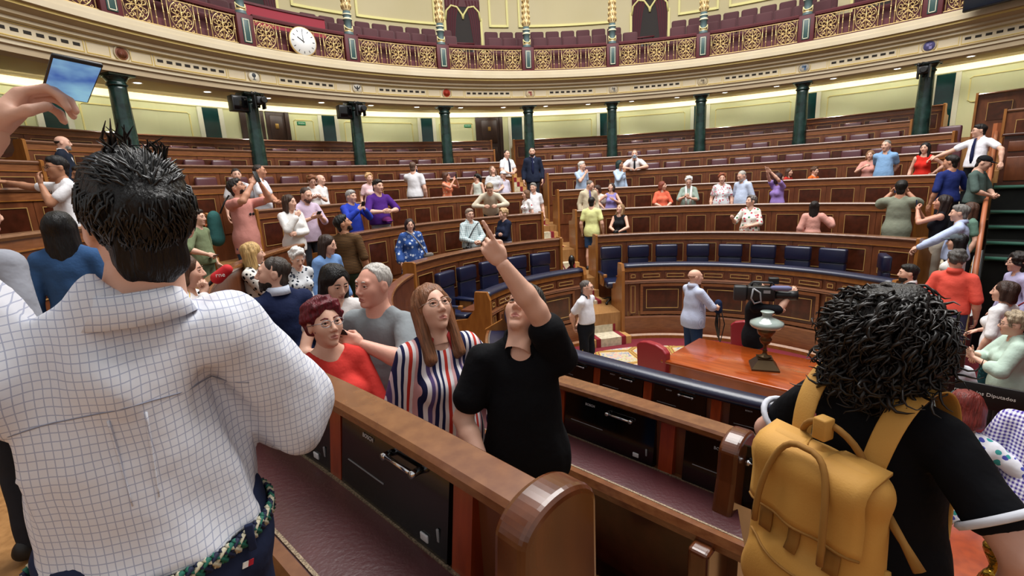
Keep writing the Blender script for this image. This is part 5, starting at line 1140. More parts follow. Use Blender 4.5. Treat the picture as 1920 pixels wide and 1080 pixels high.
person(-12.0, 8.17, 2.27, 177, H=1.82, hair=('crop', '1d1714'), beard='2a211c', top='suit', tc='20273a', shirt='aeb8d0', tie='1a2040', label='man in dark navy suit and tie standing in the central aisle')
person(-16.6, 6.31, 1.49, -163, H=1.62, head=(-40, 0, 0), hair=('short', '77736e'), top='shirt', tc='e4e4e8', collar='e4e4e8', label='grey-haired man in white polo next to the woman in red print T-shirt')
person(-19.4, 6.01, 1.49, 118, H=1.46, head=(-10, 0, 0), sex='f', hair=('bob', '6a4a34'), tc='spots:e6e4e4:b03040:12:7a2a38', label='woman with brown bob in white T-shirt with red print')
plaid_man = person(-40.3, 5.02, 1.00, -145, H=1.66, head=(-5, 0, 0), hair=('short', '8a7a6c'), glasses='4a4a4a', top='shirt', tc='plaid:cfdadb:6f8d94:26', sl='long', collar='cfdadb', arms='clasp', fat=0.4, lod=1, label='man with glasses in pale plaid shirt with black shoulder strap')
person(-27.8, 6.13, 1.56, -178, H=1.74, head=(0, -35, 0), lean=38, hair=('short', '8f7a5e'), top='tee', tc='c9c0ac', sl='long', R_=((0.14, 0.42, 1.06), (0, -1, 0), (1, 0, -0.6), 'fist'), L_=((-0.14, 0.42, 1.06), (0, -1, 0), (-1, 0, -0.6), 'fist'), label='man in beige sweater leaning over a bench rail')
person(-30.5, 5.02, 1.00, 126, H=1.60, head=(-5, 0, 0), sex='f', hair=('shortcurl', 'b99a72'), top='jacket', tc='plain:1c2236', sl='long', arms='fold', bc='8a7f86', hem=0.98, lod=1, label='blonde woman in navy cardigan and patterned scarf')
person(-2.9, 7.59, 1.96, -149, H=1.66, head=(30, 0, 0), hair=('short', 'c9c4bc'), top='shirt', tc='a9bcd6', collar='a9bcd6', R_='chin', label='white-haired man in pale blue polo touching his face')
person(5.0, 7.59, 1.96, -153, H=1.64, head=(15, 0, 0), sex='f', hair=('bob', '1c3030'), top='shirt', tc='b4c8e2', sl='long', collar='b4c8e2', R_='chin', skin='a9785c', label='person with dark green hair and light blue shirt touching face')
person(8.9, 8.65, 2.23, 165, H=1.72, lean=24, hair=('receding', '8a6a58'), mask='9fb6cc', top='shirt', tc='e6e4e6', collar='e6e4e6', tie='14161f', R_=((0.12, 0.42, 1.14), (0, 0, -1), (1, 0, -0.2), 'fist'), L_=((-0.12, 0.42, 1.14), (0, 0, -1), (-1, 0, -0.2), 'fist'), fat=0.4, group='ushers', label='usher in face mask and black tie leaning on the rail')
person(-4.1, 6.13, 1.49, -169, H=1.62, head=(40, -22, 0), hair=('receding', '6a625c'), top='suit', tc='c2b59a', shirt='d4d8e4', tie='5a4f86', bc='b9ad94', label='man in beige suit jacket and violet tie with hand on the bench end')
person(-1.4, 6.36, 1.49, 150, H=1.49, head=(-20, -15, 0), sex='f', hair=('bob', '3a2620'), tc='d9cfc4', label='dark-haired woman half hidden behind the beige suit man')
person(1.2, 6.13, 1.49, 178, H=1.52, head=(-35, 18, 0), sex='f', hair=('bob', '2e1d18'), top='tank', tc='8f86c4', sl='none', R_='hips', L_=((-0.05, 0.2, 1.25), (0, -1, 0), (-1, 0, -1), 'relax'), label='laughing woman in lilac sleeveless top with hand on hip')
person(-5.3, 5.36, 0.99, -25, H=1.74, head=(5, 0, 0), hair=('crop', '1d1a18'), tc='d9dc98', hem=0.8, bottom='shorts', bc='2e4668', label='young man in pale yellow T-shirt and denim shorts in the aisle')
blacktop = person(0.8, 4.93, 1.00, 147, H=1.55, head=(-15, 22, 0), sex='f', hair=('medium', '8a6a48'), top='tank', tc='1a191c', sl='none', arms='clasp', R_=((0.02, 0.3, 1.06), (-1, 0.2, 0), (1, -0.4, -0.3), 'grip'), L_=((-0.1, 0.3, 1.06), (1, 0.2, 0), (-1, -0.4, -0.3), 'grip'), lod=1, label='woman in black sleeveless top holding a small camera')
person(12.7, 6.13, 1.49, -178, H=1.50, head=(45, 0, 0), sex='f', hair=('bob', '7a3a28'), top='shirt', tc='d9694f', sl='half', collar='d9694f', arms='clasp', fat=0.3, label='woman with reddish hair in coral blouse')
whitehair = person(18.5, 6.13, 1.49, 160, H=1.59, head=(0, -15, 0), sex='f', hair=('shortcurl', 'e0dedc'), glasses='3a3a40', tc='8fa096', sl='half', arms='phonelow', L_=((-0.05, 0.28, 1.16), (0.5, -0.4, 0.7), (-0.8, -0.3, -1), 'grip'), fat=0.3, label='white-haired woman with glasses in grey green top and white scarf')
person(25.4, 6.13, 1.49, 156, H=1.62, sex='f', hair=('shortcurl', '8a4a30'), tc='floral:dfe2e6:c0485a:18:d98a92', fat=0.35, label='woman with copper hair in red and white floral blouse')
person(29.6, 6.13, 1.49, 114, H=1.67, head=(-5, -20, 0), hair=('crop', 'a9a49c'), beard='b9b2a8', top='shirt', tc='b9c6de', sl='half', collar='b9c6de', fat=0.3, label='man with short grey hair in light blue shirt looking down')
person(36.4, 6.13, 1.49, 106, H=1.57, head=(165, 10, 0), sex='f', hair=('bob', '2a1418'), tc='9a80c4', sl='short', R_=((0.02, 0.36, 1.78), (0, 1, 0.3), (1, 0, -0.5), 'flat'), L_=((-0.12, 0.36, 1.74), (0, 1, 0.3), (-1, 0, -0.5), 'flat'), bc='1c1c24', label='woman in lilac T-shirt raising both arms')
person(36.5, 7.59, 1.85, -150, H=1.30, sex='f', hair=('medium', '4a2f22'), tc='b03028', label='girl with brown hair in red top behind the lilac woman')
person(40.6, 7.59, 1.85, -152, H=1.30, hair=('shortcurl', '5a4030'), tc='d9662a', label='child with curly brown hair in orange T-shirt')
person(32.5, 4.94, 1.00, 143, H=1.62, head=(-40, 12, 0), sex='f', hair=('shortcurl', '6a6460'), tc='floral:e6e4dc:c04a58:15:4a7a5a', sl='half', R_=((0.3, 0.26, 1.22), (0, -1, 0), (0.6, 0, -1), 'grip'), L_=((-0.02, 0.2, 1.06), (0, -1, 0), (-0.8, 0, -1), 'relax'), fat=0.5, lod=1, label='woman with grey bob in white floral blouse leaning back on the bench')
person(45.9, 4.94, 1.00, -37, H=1.49, sex='f', hair=('long', '1c1413'), top='dress', tc='plain:d0988c', sl='long', loose=1.6, hem=0.5, bottom='dress', R_=((0.3, 0.25, 1.28), (0, 0, -1), (1, 0, -1), 'grip'), lod=1, label='woman with long dark hair in pink blouse dress seen from behind')
person(61.0, 5.06, 1.00, -49, H=1.84, head=(5, 0, 0), hair=('short', '14110f'), tc='plain:7d8272', hem=0.66, loose=1, arms='phone', R_=((0.05, 0.3, 1.5), (-0.6, -0.7, 0), (0.8, 0, -1), 'grip'), L_=((-0.18, 0.3, 1.5), (0.6, -0.7, 0), (-0.8, 0, -1), 'grip'), phone_='L', skin='c08a70', fat=0.2, lod=1, label='man in olive T-shirt seen from behind photographing with a phone')
person(50.8, 7.59, 1.96, 128, H=1.69, head=(-10, 0, 0), hair=('crop', '77736c'), top='shirt', tc='7fa4cc', collar='7fa4cc', arms='back', fat=0.1, label='man with short grey hair in light blue polo')
person(48.1, 7.97, 1.96, 134, H=1.50, sex='f', hair=('bob', '8a6448'), tc='c98f84', R_=((0.06, 0.3, 1.3), (-1, 0, 0), (1, 0, -1), 'grip'), label='person in salmon top hidden behind the light blue polo man')
person(55.9, 7.59, 1.96, 125, H=1.57, head=(-5, 0, 0), sex='f', hair=('long', '120f10'), top='tank', tc='c62a20', sl='none', hem=0.85, L_='hips', lips=None, label='woman in scarlet sleeveless top with long black hair')
person(61.9, 7.69, 2.08, 106, H=1.72, head=(-45, 0, 0), hair=('short', '14100f'), glasses='1c1c1c', top='shirt', tc='e6e6ee', collar='e6e6ee', tie='1d2448', R_=((0.55, 0.35, 1.12), (0, 0, -1), (0.6, -0.4, -0.6), 'relax'), L_=((-0.46, 0.1, 0.98), (0, 0, -1), (-1, 0, 0), 'grip'), group='ushers', bc='14151a', label='usher in white shirt and navy tie on the right stairs')
person(63.6, 6.16, 1.49, -2, H=1.74, head=(30, 0, 0), hair=('short', '17120f'), tc='232f6a', sl='half', skin='c08c72', R_=((0.24, 0.25, 1.08), (0, 0, -1), (0.6, -0.4, -0.6), 'grip'), label='man in navy T-shirt on the right stairs')
person(66.8, 6.27, 1.48, -154, H=1.72, head=(15, -20, 0), hair=('crop', '17120f'), cap='16171a', tc='4e5f5a', sl='half', arms='clasp', glasses='333333', label='young man in grey green T-shirt and black cap on the stairs')
person(69.5, 4.80, 0.94, 43, H=1.66, head=(10, 8, 0), sex='f', hair=('long', '241815'), top='tank', tc='15161c', sl='none', arms='phone', phone_='both', bc='b9b0a0', lod=1, skin='c79079', hem=1.0, label='woman with long dark hair in black tank top photographing')
person(71.2, 5.26, 0.80, 66, H=1.66, sex='f', hair=('medium', '4a3024'), tc='5d7a6c', label='brown-haired woman in green top behind the pale blue shirt man')
person(75.2, 4.46, 0.74, 42, H=1.74, hair=('short', '6f6c68'), top='shirt', tc='b3c0e0', sl='long', collar='b3c0e0', R_=((0.06, 0.46, 1.06), (0, 0, -1), (1, -0.2, -0.6), 'grip'), L_=((-0.12, 0.46, 1.04), (0, 0, -1), (-1, -0.2, -0.6), 'grip'), fat=0.35, lod=1, label='grey-haired man in pale blue shirt resting his hands on the bench end')
person(79.9, 3.98, 0.45, 37, H=1.66, head=(5, 0, 0), sex='f', hair=('medium', '100e10'), cap='4a5156', tc='d9d7d4', label='dark-haired person in grey cap and white top')
person(91.5, 3.20, 0.29, -53, H=1.72, head=(20, 0, 0), hair=('shortcurl', '4a4744'), top='shirt', tc='e0584a', sl='half', collar='e0584a', hem=0.92, bc='4a5478', fat=0.3, lod=1, label='man in coral polo and blue trousers seen from behind')
person(82.9, 3.03, 0.05, 60, H=1.72, hair=('short', '15110f'), beard='2a211c', top='suit', tc='16171b', label='dark-haired man in black suit in profile behind the curly-haired woman')
person(92.9, 3.89, 0.34, 73, H=1.62, head=(-10, 0, 0), sex='f', hair=('curly', '1d1513'), glasses='2a1a1c', top='shirt', tc='a9a4c4', sl='long', collar='a9a4c4', label='woman with dark curly hair in lilac shirt at the right edge')
whitetee = person(107.7, 3.13, 0.16, 18, H=1.64, head=(20, 0, 0), sex='f', hair=('bob', '35231d'), tc='e6e4e6', sl='half', bc='floral:17393f:2a6a6a:30:1a4a55', R_=((0.2, 0.3, 1.02), (0, 0, -1), (0.6, -0.4, -0.6), 'relax'), lod=1, label='woman in white T-shirt with red shoulder bag at the right')
person(127.2, 2.88, 0.11, 57, H=1.58, head=(-5, 0, 0), sex='f', hair=('shortcurl', '9a8a72'), glasses='1c1c1c', top='shirt', tc='b4c9bc', sl='roll', collar='b4c9bc', hem=0.72, loose=1.2, R_=((-0.02, 0.3, 1.24), (-0.6, -0.7, 0), (0.8, 0, -1), 'flat'), L_=((-0.1, 0.3, 1.22), (0.6, -0.7, 0), (-0.8, 0, -1), 'flat'), bc='1d1614', lod=1, label='woman with curly grey-blonde hair in mint shirt at the right edge')
person(141.7, 2.46, -0.08, -14, H=1.62, sex='f', hair=('medium', '4a3226'), top='shirt', tc='dfe2ea', sl='long', lod=1, label='brown-haired woman in white shirt behind the curly-haired woman')
person(165.3, 2.80, 0.12, -53, H=1.58, sex='f', hair=('medium', '241814'), top='tank', tc='floral:7d8a8c:aab4b2:30:5a6a70', sl='none', lod=1, label='woman in grey tank top with bare shoulder behind the yellow backpack')
person(-177.2, 3.84, 0.49, -45, H=1.45, head=(0, -30, 0), sex='f', hair=('bob', '6a2018'), lean=20, top='shirt', tc='floral:dcdde6:4a50a8:22:3f9a98', sl='long', R_=((0.22, 0.22, 1.05), (0, 0, -1), (1, -0.2, -0.6), 'relax'), lod=1, label='red-haired person in white floral blouse bending beside the backpack')
person(178.5, 3.96, 0.58, -60, H=1.50, lean=18, hair=('short', '2a1d18'), top='shirt', tc='gingham:e4e2ee:4a3a90:52', sl='long', fat=0.4, lod=1, label='person in purple gingham shirt at the lower right edge')
person(132.2, 1.58, 0.20, -36, H=1.55, sex='f', hair=('bob', 'b08a58'), tc='7a7a80', label='blonde person hidden behind the curly dark hair')
attendant = person(-49.6, 1.74, 0.00, -129, H=1.62, head=(15, 0, 0), hair=('crop', '5a5450'), top='shirt', tc='e2e2ea', collar='2a2c34', hem=1.0, arms='back', bc='14161c', glasses='2a2a2a', lod=1, fat=0.1, group='ushers', label='uniformed attendant in white shirt with gold-striped trousers on the carpet')
bald_man = person(16.8, 1.22, 0.00, -76, H=1.70, head=(-15, 0, 0), hair=('bald', 'b58c78'), top='shirt', tc='vstripe:c3cbe2:aab4d0:120', sl='roll', collar='c3cbe2', hem=0.8, bc='2a3d5c', R_=((0.12, 0.34, 1.08), (-1, 0, 0), (1, -0.3, -0.6), 'grip'), L_=((-0.1, 0.3, 1.06), (1, 0, 0), (-1, -0.3, -0.6), 'grip'), fat=0.6, lod=1, label='bald man in pale striped shirt and jeans holding a strapped bag')
cameraman = person(73.7, 0.87, 0.00, -113, H=1.68, hair=('crop', '1a1614'), tc='131419', sl='half', hem=0.78, bc='5a708f', R_=((0.14, 0.4, 1.56), (-1, 0, 0), (0.8, -0.2, -1), 'grip'), L_=((-0.05, 0.3, 1.3), (1, 0, 0), (-1, 0, -1), 'grip'), lod=1, label='cameraman in black T-shirt with a television camera on his shoulder')
person(-101.1, 5.27, 1.00, -82, H=1.64, head=(25, 0, 0), sex='f', hair=('medium', 'b8955f'), top='shirt', tc='floral:dcd8d0:16161a:16:2a2a30', sl='long', loose=1, R_='chin', lod=1, label='blonde woman in black and white floral blouse facing right')
person(-123.2, 4.93, 1.00, 46, H=1.69, head=(65, 6, 0), hair=('crop', '3a322e'), beard='241d1a', top='suit', tc='1a2342', shirt='c9d2e4', L_=((-0.25, 0.25, 1.05), (1, 0, 0), (-1, -0.3, -0.6), 'grip'), lod=2, fat=0.2, label='bearded man in navy suit seen from behind, looking left')
person(-96.5, 4.95, 1.00, -136, H=1.52, head=(0, -22, 0), sex='f', hair=('shortcurl', 'd4d2d0'), tc='floral:c9ccd0:1d222c:22:3a4252', sl='half', lod=1, label='white-haired elderly woman in black and white blouse looking down')
person(-93.3, 4.68, 1.00, -119, H=1.62, head=(20, -10, 0), sex='f', hair=('long', '2f211b'), top='jacket', tc='plain:6d8fc0', sl='long', hem=0.8, lod=1, label='woman with long brown hair in denim shirt')
person(-128.3, 4.66, 1.00, -144, H=1.65, head=(10, -18, 0), sex='f', hair=('long', '0d0b0d'), tc='d9d4d2', sl='cap', lod=1, R_=((0.1, 0.3, 1.15), (-1, 0, 0), (1, -0.3, -0.6), 'grip'), label='woman with long black hair in white top looking down')
grey_man = person(-136.6, 4.69, 1.00, 161, H=1.71, head=(-15, 4, 0), hair=('receding', 'b4b0aa'), tc='plain:82888c', sl='half', skin='d9a08c', L_=((-0.09, 0.29, 1.34), (0.5, -0.6, -0.2), (-1, 0.1, -0.7), 'grip'), phone_='L', fat=0.4, lod=2, label='elderly man with grey hair in grey T-shirt holding a phone sideways')
person(-138.6, 5.09, 1.00, -143, H=1.60, head=(7, 12, 0), sex='f', hair=('volume', '5a0f1c'), glasses='8a8a90', tc='plain:c93a34', sl='half', neck=0.085, L_=((-0.02, 0.26, 1.02), (0, -1, 0), (-1, 0, -1), 'grip'), R_=((0.16, 0.2, 1.0), (-1, 0, 0), (1, -0.4, -0.3), 'relax'), fat=0.3, lod=2, lips=None, label='woman with short crimson hair and glasses in red top')
person(-143.7, 4.77, 1.00, -151, H=1.66, head=(5, 26, 0), sex='f', hair=('long', '7a4f34'), glasses='9a8a80', top='shirt', tc='multistripe:ffffff:ffffff:6', sl='long', collar='b03a3a', hem=0.84, bc='1a1a20', fat=0.5, lod=2, L_=((-0.22, 0.16, 0.98), (1, 0, 0), (-1, -0.6, 0), 'relax'), loose=0.5, label='woman with long light brown hair and glasses in striped blouse looking up')
person(-149.3, 4.75, 1.00, 174, H=1.69, head=(-17, 46, 0), hair=('short', '17130f'), glasses='8a6a50', top='shirt', tc='plain:0b0c10', sl='short', collar='0b0c10', hem=0.84, bc='2e4468', L_=((0.062, 0.176, 1.869), (0.096, -0.973, -0.211), (-1, 0.1, -0.6), 'point'), R_=((0.16, 0.22, 0.98), (-1, 0, 0), (0.8, -0.6, -0.2), 'relax'), fat=0.3, lod=2, loose=0.5, label='man in black shirt and jeans pointing upwards with a raised arm')
big_man = person(-148.3, 6.10, 1.47, 36, H=1.69, head=(12, 14, 0), hair=('short', '0c0b0d'), top='shirt', tc='check:dcdfe8:adb3c8:82', sl='half', collar='check:dcdfe8:adb3c8:82', hem=0.985, bc='232b45', headoff=(0.07, 0.0, 0.03), fat=1.0, lod=2, loose=0.9, skin='d9ab95', fold=4.0, R_=((0.24, 0.3, 1.06), (-1, 0, 0), (0.7, -0.5, -0.7), 'relax'), L_=((-0.129, 0.158, 1.795), (0.872, -0.072, -0.239), (-1, -0.1, -0.6), 'grip'), label='large man in white checked shirt seen from behind, nearest on the left')
phone((-3.302, -5.044, 3.343), np.array([[-0.6278, 0.1857, 0.7559], [-0.7708, -0.2829, -0.5707], [0.1079, -0.941, 0.3208]]), "black phone with a bright camera view held up by the large man", 1.0, BLACK, PHVIEW)
pack_woman = person(-163.3, 5.05, 1.07, -67, H=1.70, head=(10, 0, 0), sex='f', hair=('curly', '15110f'), tc='plain:0a0b10', sl='short', neck=0.085, hem=0.82, bc='3a4f7a', fat=0.7, lod=2, skin='c79a88', R_=((0.34, 0.02, 0.93), (-1, 0, 0), (1, -0.4, 0), 'relax'), L_=((-0.32, 0.1, 0.93), (1, 0, 0), (-1, -0.4, 0), 'relax'), label='woman with dark curly hair in black T-shirt wearing a mustard backpack')
person(-89.8, 6.34, 1.54, -87, H=1.45, hair=('short', '2a201a'), tc='6f7a5c', sl='half', R_=((0.185, 0.166, 1.062), (0, -1, 0), (1, 0, -1), 'grip'), phone_='R', lod=1, bc='5a6650', label='person in olive top holding a violet phone behind the large man')
reporter = person(-120.8, 5.46, 1.14, -71, H=1.60, sex='f', hair=('bob', '4a3426'), tc='dcdade', sl='long', R_=((0.184, 0.143, 1.439), (0, -0.3, 1), (1, 0, -1), 'fist'), lod=1, label='reporter in white lace blouse holding out a red microphone')
person(-131.1, 6.20, 1.50, -12, H=1.72, hair=('short', '2a201a'), top='shirt', tc='8f929c', sl='long', fat=0.5, lod=1, label='person in grey shirt cut off at the left edge')
# ---------------------------------------------------------------- the large man: hair tufts, seams, belt
def head_tufts(P, n, ln, rad_, seed, M, style):
    """tapered locks over the skull; child of the person"""
    root, hc, Rh = P[0], P[2], P[3]; g = np.random.default_rng(seed); b = MB()
    for i in range(n):
        u = g.uniform(-PI, PI); v = g.uniform(-.8, 1.0); cz = v; cr_ = math.sqrt(max(0, 1-cz*cz)); d = np.array((cr_*sin(u), cr_*cos(u), cz))
        if d[1] > .35+.4*cz or (cz < 0 and d[1] > -.25): continue
        p = np.array((0, -.022, .04))+d*np.array((.080, .098, .088)); L = ln*g.uniform(.6, 1.3)
        t = np.array((d[0]*.4, -.1+d[1]*.3, .1 if style == 'messy' else -1)); 
        swirl = np.cross(d, (0, .3, 1)); t = np.array((d[0]*.5, -.2, -1.0)) if cz < .55 else np.array((d[0], .8, .1)); t = t+swirl*g.normal(0, .3); t = t-d*(t@d); t /= np.linalg.norm(t); t = t+d*(.0 if cz < .75 else g.uniform(.0, .12))
        q = [p-d*.010, p+t*L*.5+d*.005, p+t*L-d*(.004 if cz < .7 else -.004)]
        b.tube([xf(x, Rh, hc) for x in q], [rad_, rad_*.8, .0008], 0, 4, cap=False)
    for (x, y, l) in ((-.01, .035, .06), (.005, .03, .055), (.03, -.03, .04), (-.03, .0, .04), (.05, .01, .04)):
        for j in range(5): q = np.array((x+g.normal(0, .006), y+g.normal(0, .006), .118)); b.tube([xf(q-np.array((0, 0, .02)), Rh, hc), xf(q+(g.normal(0, .006), g.normal(0, .006), l*.5), Rh, hc), xf(q+(g.normal(0, .012), g.normal(-.01, .01), l*g.uniform(.7, 1.1)), Rh, hc)], [rad_*1.1, rad_*.8, .0006], 0, 4, cap=False)
    return b.build('hair_tufts', M, root)
GLH = mat('glossy_black_hair', '08080a', .33, spec=.5, bump=.35, bs=180, vs=30, stretch=(1, 1, .2), bdist=.003)
head_tufts(big_man, 1500, .042, .0034, 5, GLH, 'messy')
def torso_ring(P, name, z, pad, r, M, n=40, wavy=0, ft=.045):
    up = P[6]; b = MB(); pts = [up(((.158+ft+pad)*cos(t), (.118+ft*1.1+pad)*sin(t)-.003, z-.93+wavy*sin(t*9))) for t in np.linspace(0, 2*PI, n)]
    b.tube(pts, r, 0, 6, cap=False); return b.build(name, M, P[0])
br = empty('x'); bpy.data.objects.remove(br)
b = MB(); up = big_man[6]; NB_ = 90; cols = []
for i in range(NB_):                                   # woven belt: slanted strands
    t0, t1 = 2*PI*i/NB_, 2*PI*(i+1.6)/NB_
    for dz, s in ((0, 1), (1, -1)):
        P0 = up(((.164+.045)*cos(t0), (.131+.045)*sin(t0)-.005, .045-.93+.93-.0+(-.014 if s > 0 else .014))); P1 = up(((.168+.045)*cos(t1), (.135+.045)*sin(t1)-.005, .045+(.014 if s > 0 else -.014)))
        b.tube([P0, P1], .0055, (i+dz) % 3, 4)
b.build('woven_belt', [mat('belt_navy', '161f3f', .7), mat('belt_ivory', 'c9c2a8', .7), mat('belt_green', '1f6a58', .7)], big_man[0])
for t in (-PI/2-.05, -PI/2+.75, -PI/2-.9):
    bl_ = MB(); c = up(((.172+.045)*cos(t), (.14+.045)*sin(t)-.005, .045)); bl_.rbox(c[0]-.008, c[0]+.008, c[1]-.005, c[1]+.005, c[2]-.03, c[2]+.03, .003)
    bl_.build('belt_loop', F_('232b45'), big_man[0])
sm = MB(); P_ = [up((x, -.118-.03+abs(x)*.22+.0, .37-abs(x)*.10)) for x in np.linspace(-.19, .19, 15)]
big_man_shirt = [o for o in big_man[0].children if o.name.startswith('shirt')][0]
def snap(o, pts, off):
    """drop points onto the outer surface of a mesh from behind"""
    from mathutils.bvhtree import BVHTree
    bv = BVHTree.FromPolygons([v.co for v in o.data.vertices], [p.vertices[:] for p in o.data.polygons]); out = []
    for p in pts:
        h = bv.ray_cast(Vector((p[0], -1.2, p[2])), Vector((0, 1, 0)))
        if h[0] is not None: out.append(h[0]+Vector((0, -off, 0)))
    return out
SEAM = mat('seam_grey', '8f93a4', .9)
MB().tube(snap(big_man_shirt, [up((x, 0, .36+.02*cos(x*8)-abs(x)*.06)) for x in np.linspace(-.2, .2, 21)], .0005), .0014, 0, 4).build('yoke_seam', SEAM, big_man[0])
for x in (-.026, .026): MB().tube(snap(big_man_shirt, [up((x*(1-.25*k), 0, .36-k*.16)) for k in np.linspace(0, 1, 9)], .001), [.003, .003, .003, .003, .0025, .002, .002, .0015, .001], 0, 4).build('box_pleat', F_('check:dcdfe8:adb3c8:82'), big_man[0])
MB().tube([xf(q, big_man[3], big_man[2]) for q in [(.06*cos(t), -.03+.06*sin(t), -.142+.015*sin(t)) for t in np.linspace(PI, 2*PI, 14)]], .0012, 0, 4).build('necklace', BRASS, big_man[0])
fl = MB(); fl.box(-.012, 0, -.001, .001, -.006, .006, 0); fl.box(0, .012, -.001, .001, -.006, .006, 1); o = fl.build('flag_tag', [WHITE, mat('flag_red', 'b02030', .6)], big_man[0]); tr_ = [q for q in big_man[0].children if q.name.startswith('trousers')][0]; pt = snap(tr_, [(.135, 0, .92)], .003)
if pt: o.location = pt[0]; o.rotation_euler = (0, .3, .5)
# ---------------------------------------------------------------- curly woman: locks, trims, rose, backpack
root, hc, Rh = pack_woman[0], pack_woman[2], pack_woman[3]; g = np.random.default_rng(11); b = MB()
for i in range(1700):
    u = g.uniform(-PI, PI); cz = g.uniform(-.75, 1); cr_ = math.sqrt(1-cz*cz); d = np.array((cr_*sin(u), cr_*cos(u), cz))
    if d[1] > .45 and cz < .55: continue
    p = np.array((0, -.03, .03 if cz > 0 else .0))+d*np.array((.090, .102, .094)); L = g.uniform(.055, .12)+max(0, -cz)*.05; out = np.array((d[0]*.6, d[1]*.5-.15, -.9))+g.normal(0, .3, 3); out = out-d*(out@d)*.85; out /= np.linalg.norm(out)
    e1 = np.cross(out, (.3, .2, 1)); e1 /= np.linalg.norm(e1); e2 = np.cross(out, e1); A_ = g.uniform(.007, .014); w_ = g.uniform(7, 13); ph = g.uniform(0, 6.28); pts = []
    for k in np.linspace(0, 1, 11):
        q = p+out*L*k+d*.03*sin(k*2.2)+(e1*cos(ph+w_*k)+e2*sin(ph+w_*k))*A_*(.3+k); pts.append(xf(q, Rh, hc))
    r_ = g.uniform(.0026, .0055); b.tube(pts, [r_*.7]+[r_]*7+[r_*.8, r_*.5, .0008], 0, 4, cap=False)
b.build('curly_locks', mat('curl_hair', '0b0808', .42, spec=.4, var='1f1815', vs=18), root)
TRIMW = F_('c9ccd6'); 
for Sh, E_, W_, n_, hp, s in pack_woman[5]:
    c = Sh+(E_-Sh)*.66; ax = (E_-Sh)/np.linalg.norm(E_-Sh); e1 = np.cross(ax, (0, 1, 0)); e1 /= np.linalg.norm(e1); e2 = np.cross(ax, e1)
    MB().tube([c+(e1*cos(t)+e2*sin(t))*.073+ax*.004 for t in np.linspace(0, 2*PI, 25)], .0105, 0, 6, cap=False).build('cuff_trim', TRIMW, root)
upw = pack_woman[6]; MB().tube([upw((.083*cos(t), -.02+.075*sin(t), .538-.03*sin(t))) for t in np.linspace(0, 2*PI, 25)], .011, 0, 6, cap=False).build('neck_trim', TRIMW, root)
shw = [o for o in root.children if o.name.startswith('top')][0]; rs = snap(shw, [upw((-.155, 0, .40))], .004)
if rs:
    q = MB(); cpt = rs[0]
    for k in range(16): t = k*2.4; r = .004+.0018*k; q.lathe([(.011, -.003), (.008, .004)], 7, (cpt.x+r*cos(t), cpt.y-.002, cpt.z+r*sin(t)), k % 3, axis='y')
    for k in range(4): q.tube([(cpt.x+.02, cpt.y, cpt.z-.025-.012*k), (cpt.x+.005, cpt.y-.003, cpt.z-.035-.012*k)], [.007, .001], 3, 5)
    q.tube([(cpt.x+.015, cpt.y, cpt.z+.03), (cpt.x+.0, cpt.y-.002, cpt.z+.05)], [.008, .001], 3, 5)
    q.build('rose_embroidery', [mat('rose_red', 'a81f2c', .8), mat('rose_pink', 'd87a80', .8), mat('rose_dark', '7a1420', .8), mat('rose_leaf', '8fb0a0', .8)], root)
MUST = mat('mustard_canvas', 'b8863a', .75, var='c49446', vs=5, bump=.3, bs=180, bdist=.002); MUSD = mat('mustard_seam', '8f6426', .8)
bp = empty('backpack', (root.location.x, root.location.y, root.location.z+.055), label='mustard yellow canvas backpack with two loop handles on the curly-haired woman', category='backpack'); bp.rotation_euler = root.rotation_euler; bp.scale = root.scale
F = Fld((-.22, -.42, .70), (.22, -.08, 1.34), .009); F.cap((-.11, -.235, .8), (.11, -.235, .8), .075, k=.03, flat=1); F.cap((-.115, -.235, .82), (-.11, -.225, 1.2), .07, .055, .05); F.cap((.115, -.235, .82), (.11, -.225, 1.2), .07, .055, .05); F.cap((0, -.24, .82), (0, -.225, 1.2), .085, .06, .06); F.cap((-.12, -.225, 1.22), (.12, -.225, 1.22), .05, k=.04); F.ell((0, -.3, .86), (.145, .05, .13), .03); F.noise(.002, 40, 5, 3); v, q = F.mesh(); obj('bag_body', mesh('bag_body', v, q, [MUST], smooth=True), bp)
bag = [o for o in bp.children][0]
def patch(name, x0, x1, z0, z1, off, th, M, nx=10, nz=8, bow=0):
    """a cloth piece lying on the outside of the bag"""
    V = []
    for k in range(nz+1):
        for i in range(nx+1):
            x = x0+(x1-x0)*i/nx; z = z0+(z1-z0)*k/nz+bow*cos(PI*(i/nx-.5)); h = snap(bag, [(x, 0, z)], off); y = h[0].y if h else -.20; V.append((x, y, z))
    me_ = mesh(name, V, [(k*(nx+1)+i, k*(nx+1)+i+1, (k+1)*(nx+1)+i+1, (k+1)*(nx+1)+i) for k in range(nz) for i in range(nx)], [M], smooth=True); o = obj(name, me_, bp); m_ = o.modifiers.new('thick', 'SOLIDIFY'); m_.thickness = th; m_.offset = 0; return o
patch('flap', -.155, .155, 1.065, 1.275, .022, .010, MUST, 14, 10, 0)
fe = MB(); fe.tube(snap(bag, [(x, 0, 1.065) for x in np.linspace(-.155, .155, 18)], .026), .0045, 0, 5); fe.build('flap_hem', MUSD, bp)
for x in (-.095, .095): patch('handle_patch', x-.018, x+.018, .985, 1.05, .008, .005, MUSD, 3, 3)
patch('centre_tab', -.016, .016, .99, 1.065, .008, .005, MUSD, 3, 3)
z = MB(); z.tube(snap(bag, [(x, 0, .955-.012*cos(x*9)) for x in np.linspace(-.145, .145, 20)], .003), .004, 0, 5); z.build('zip', MUSD, bp)
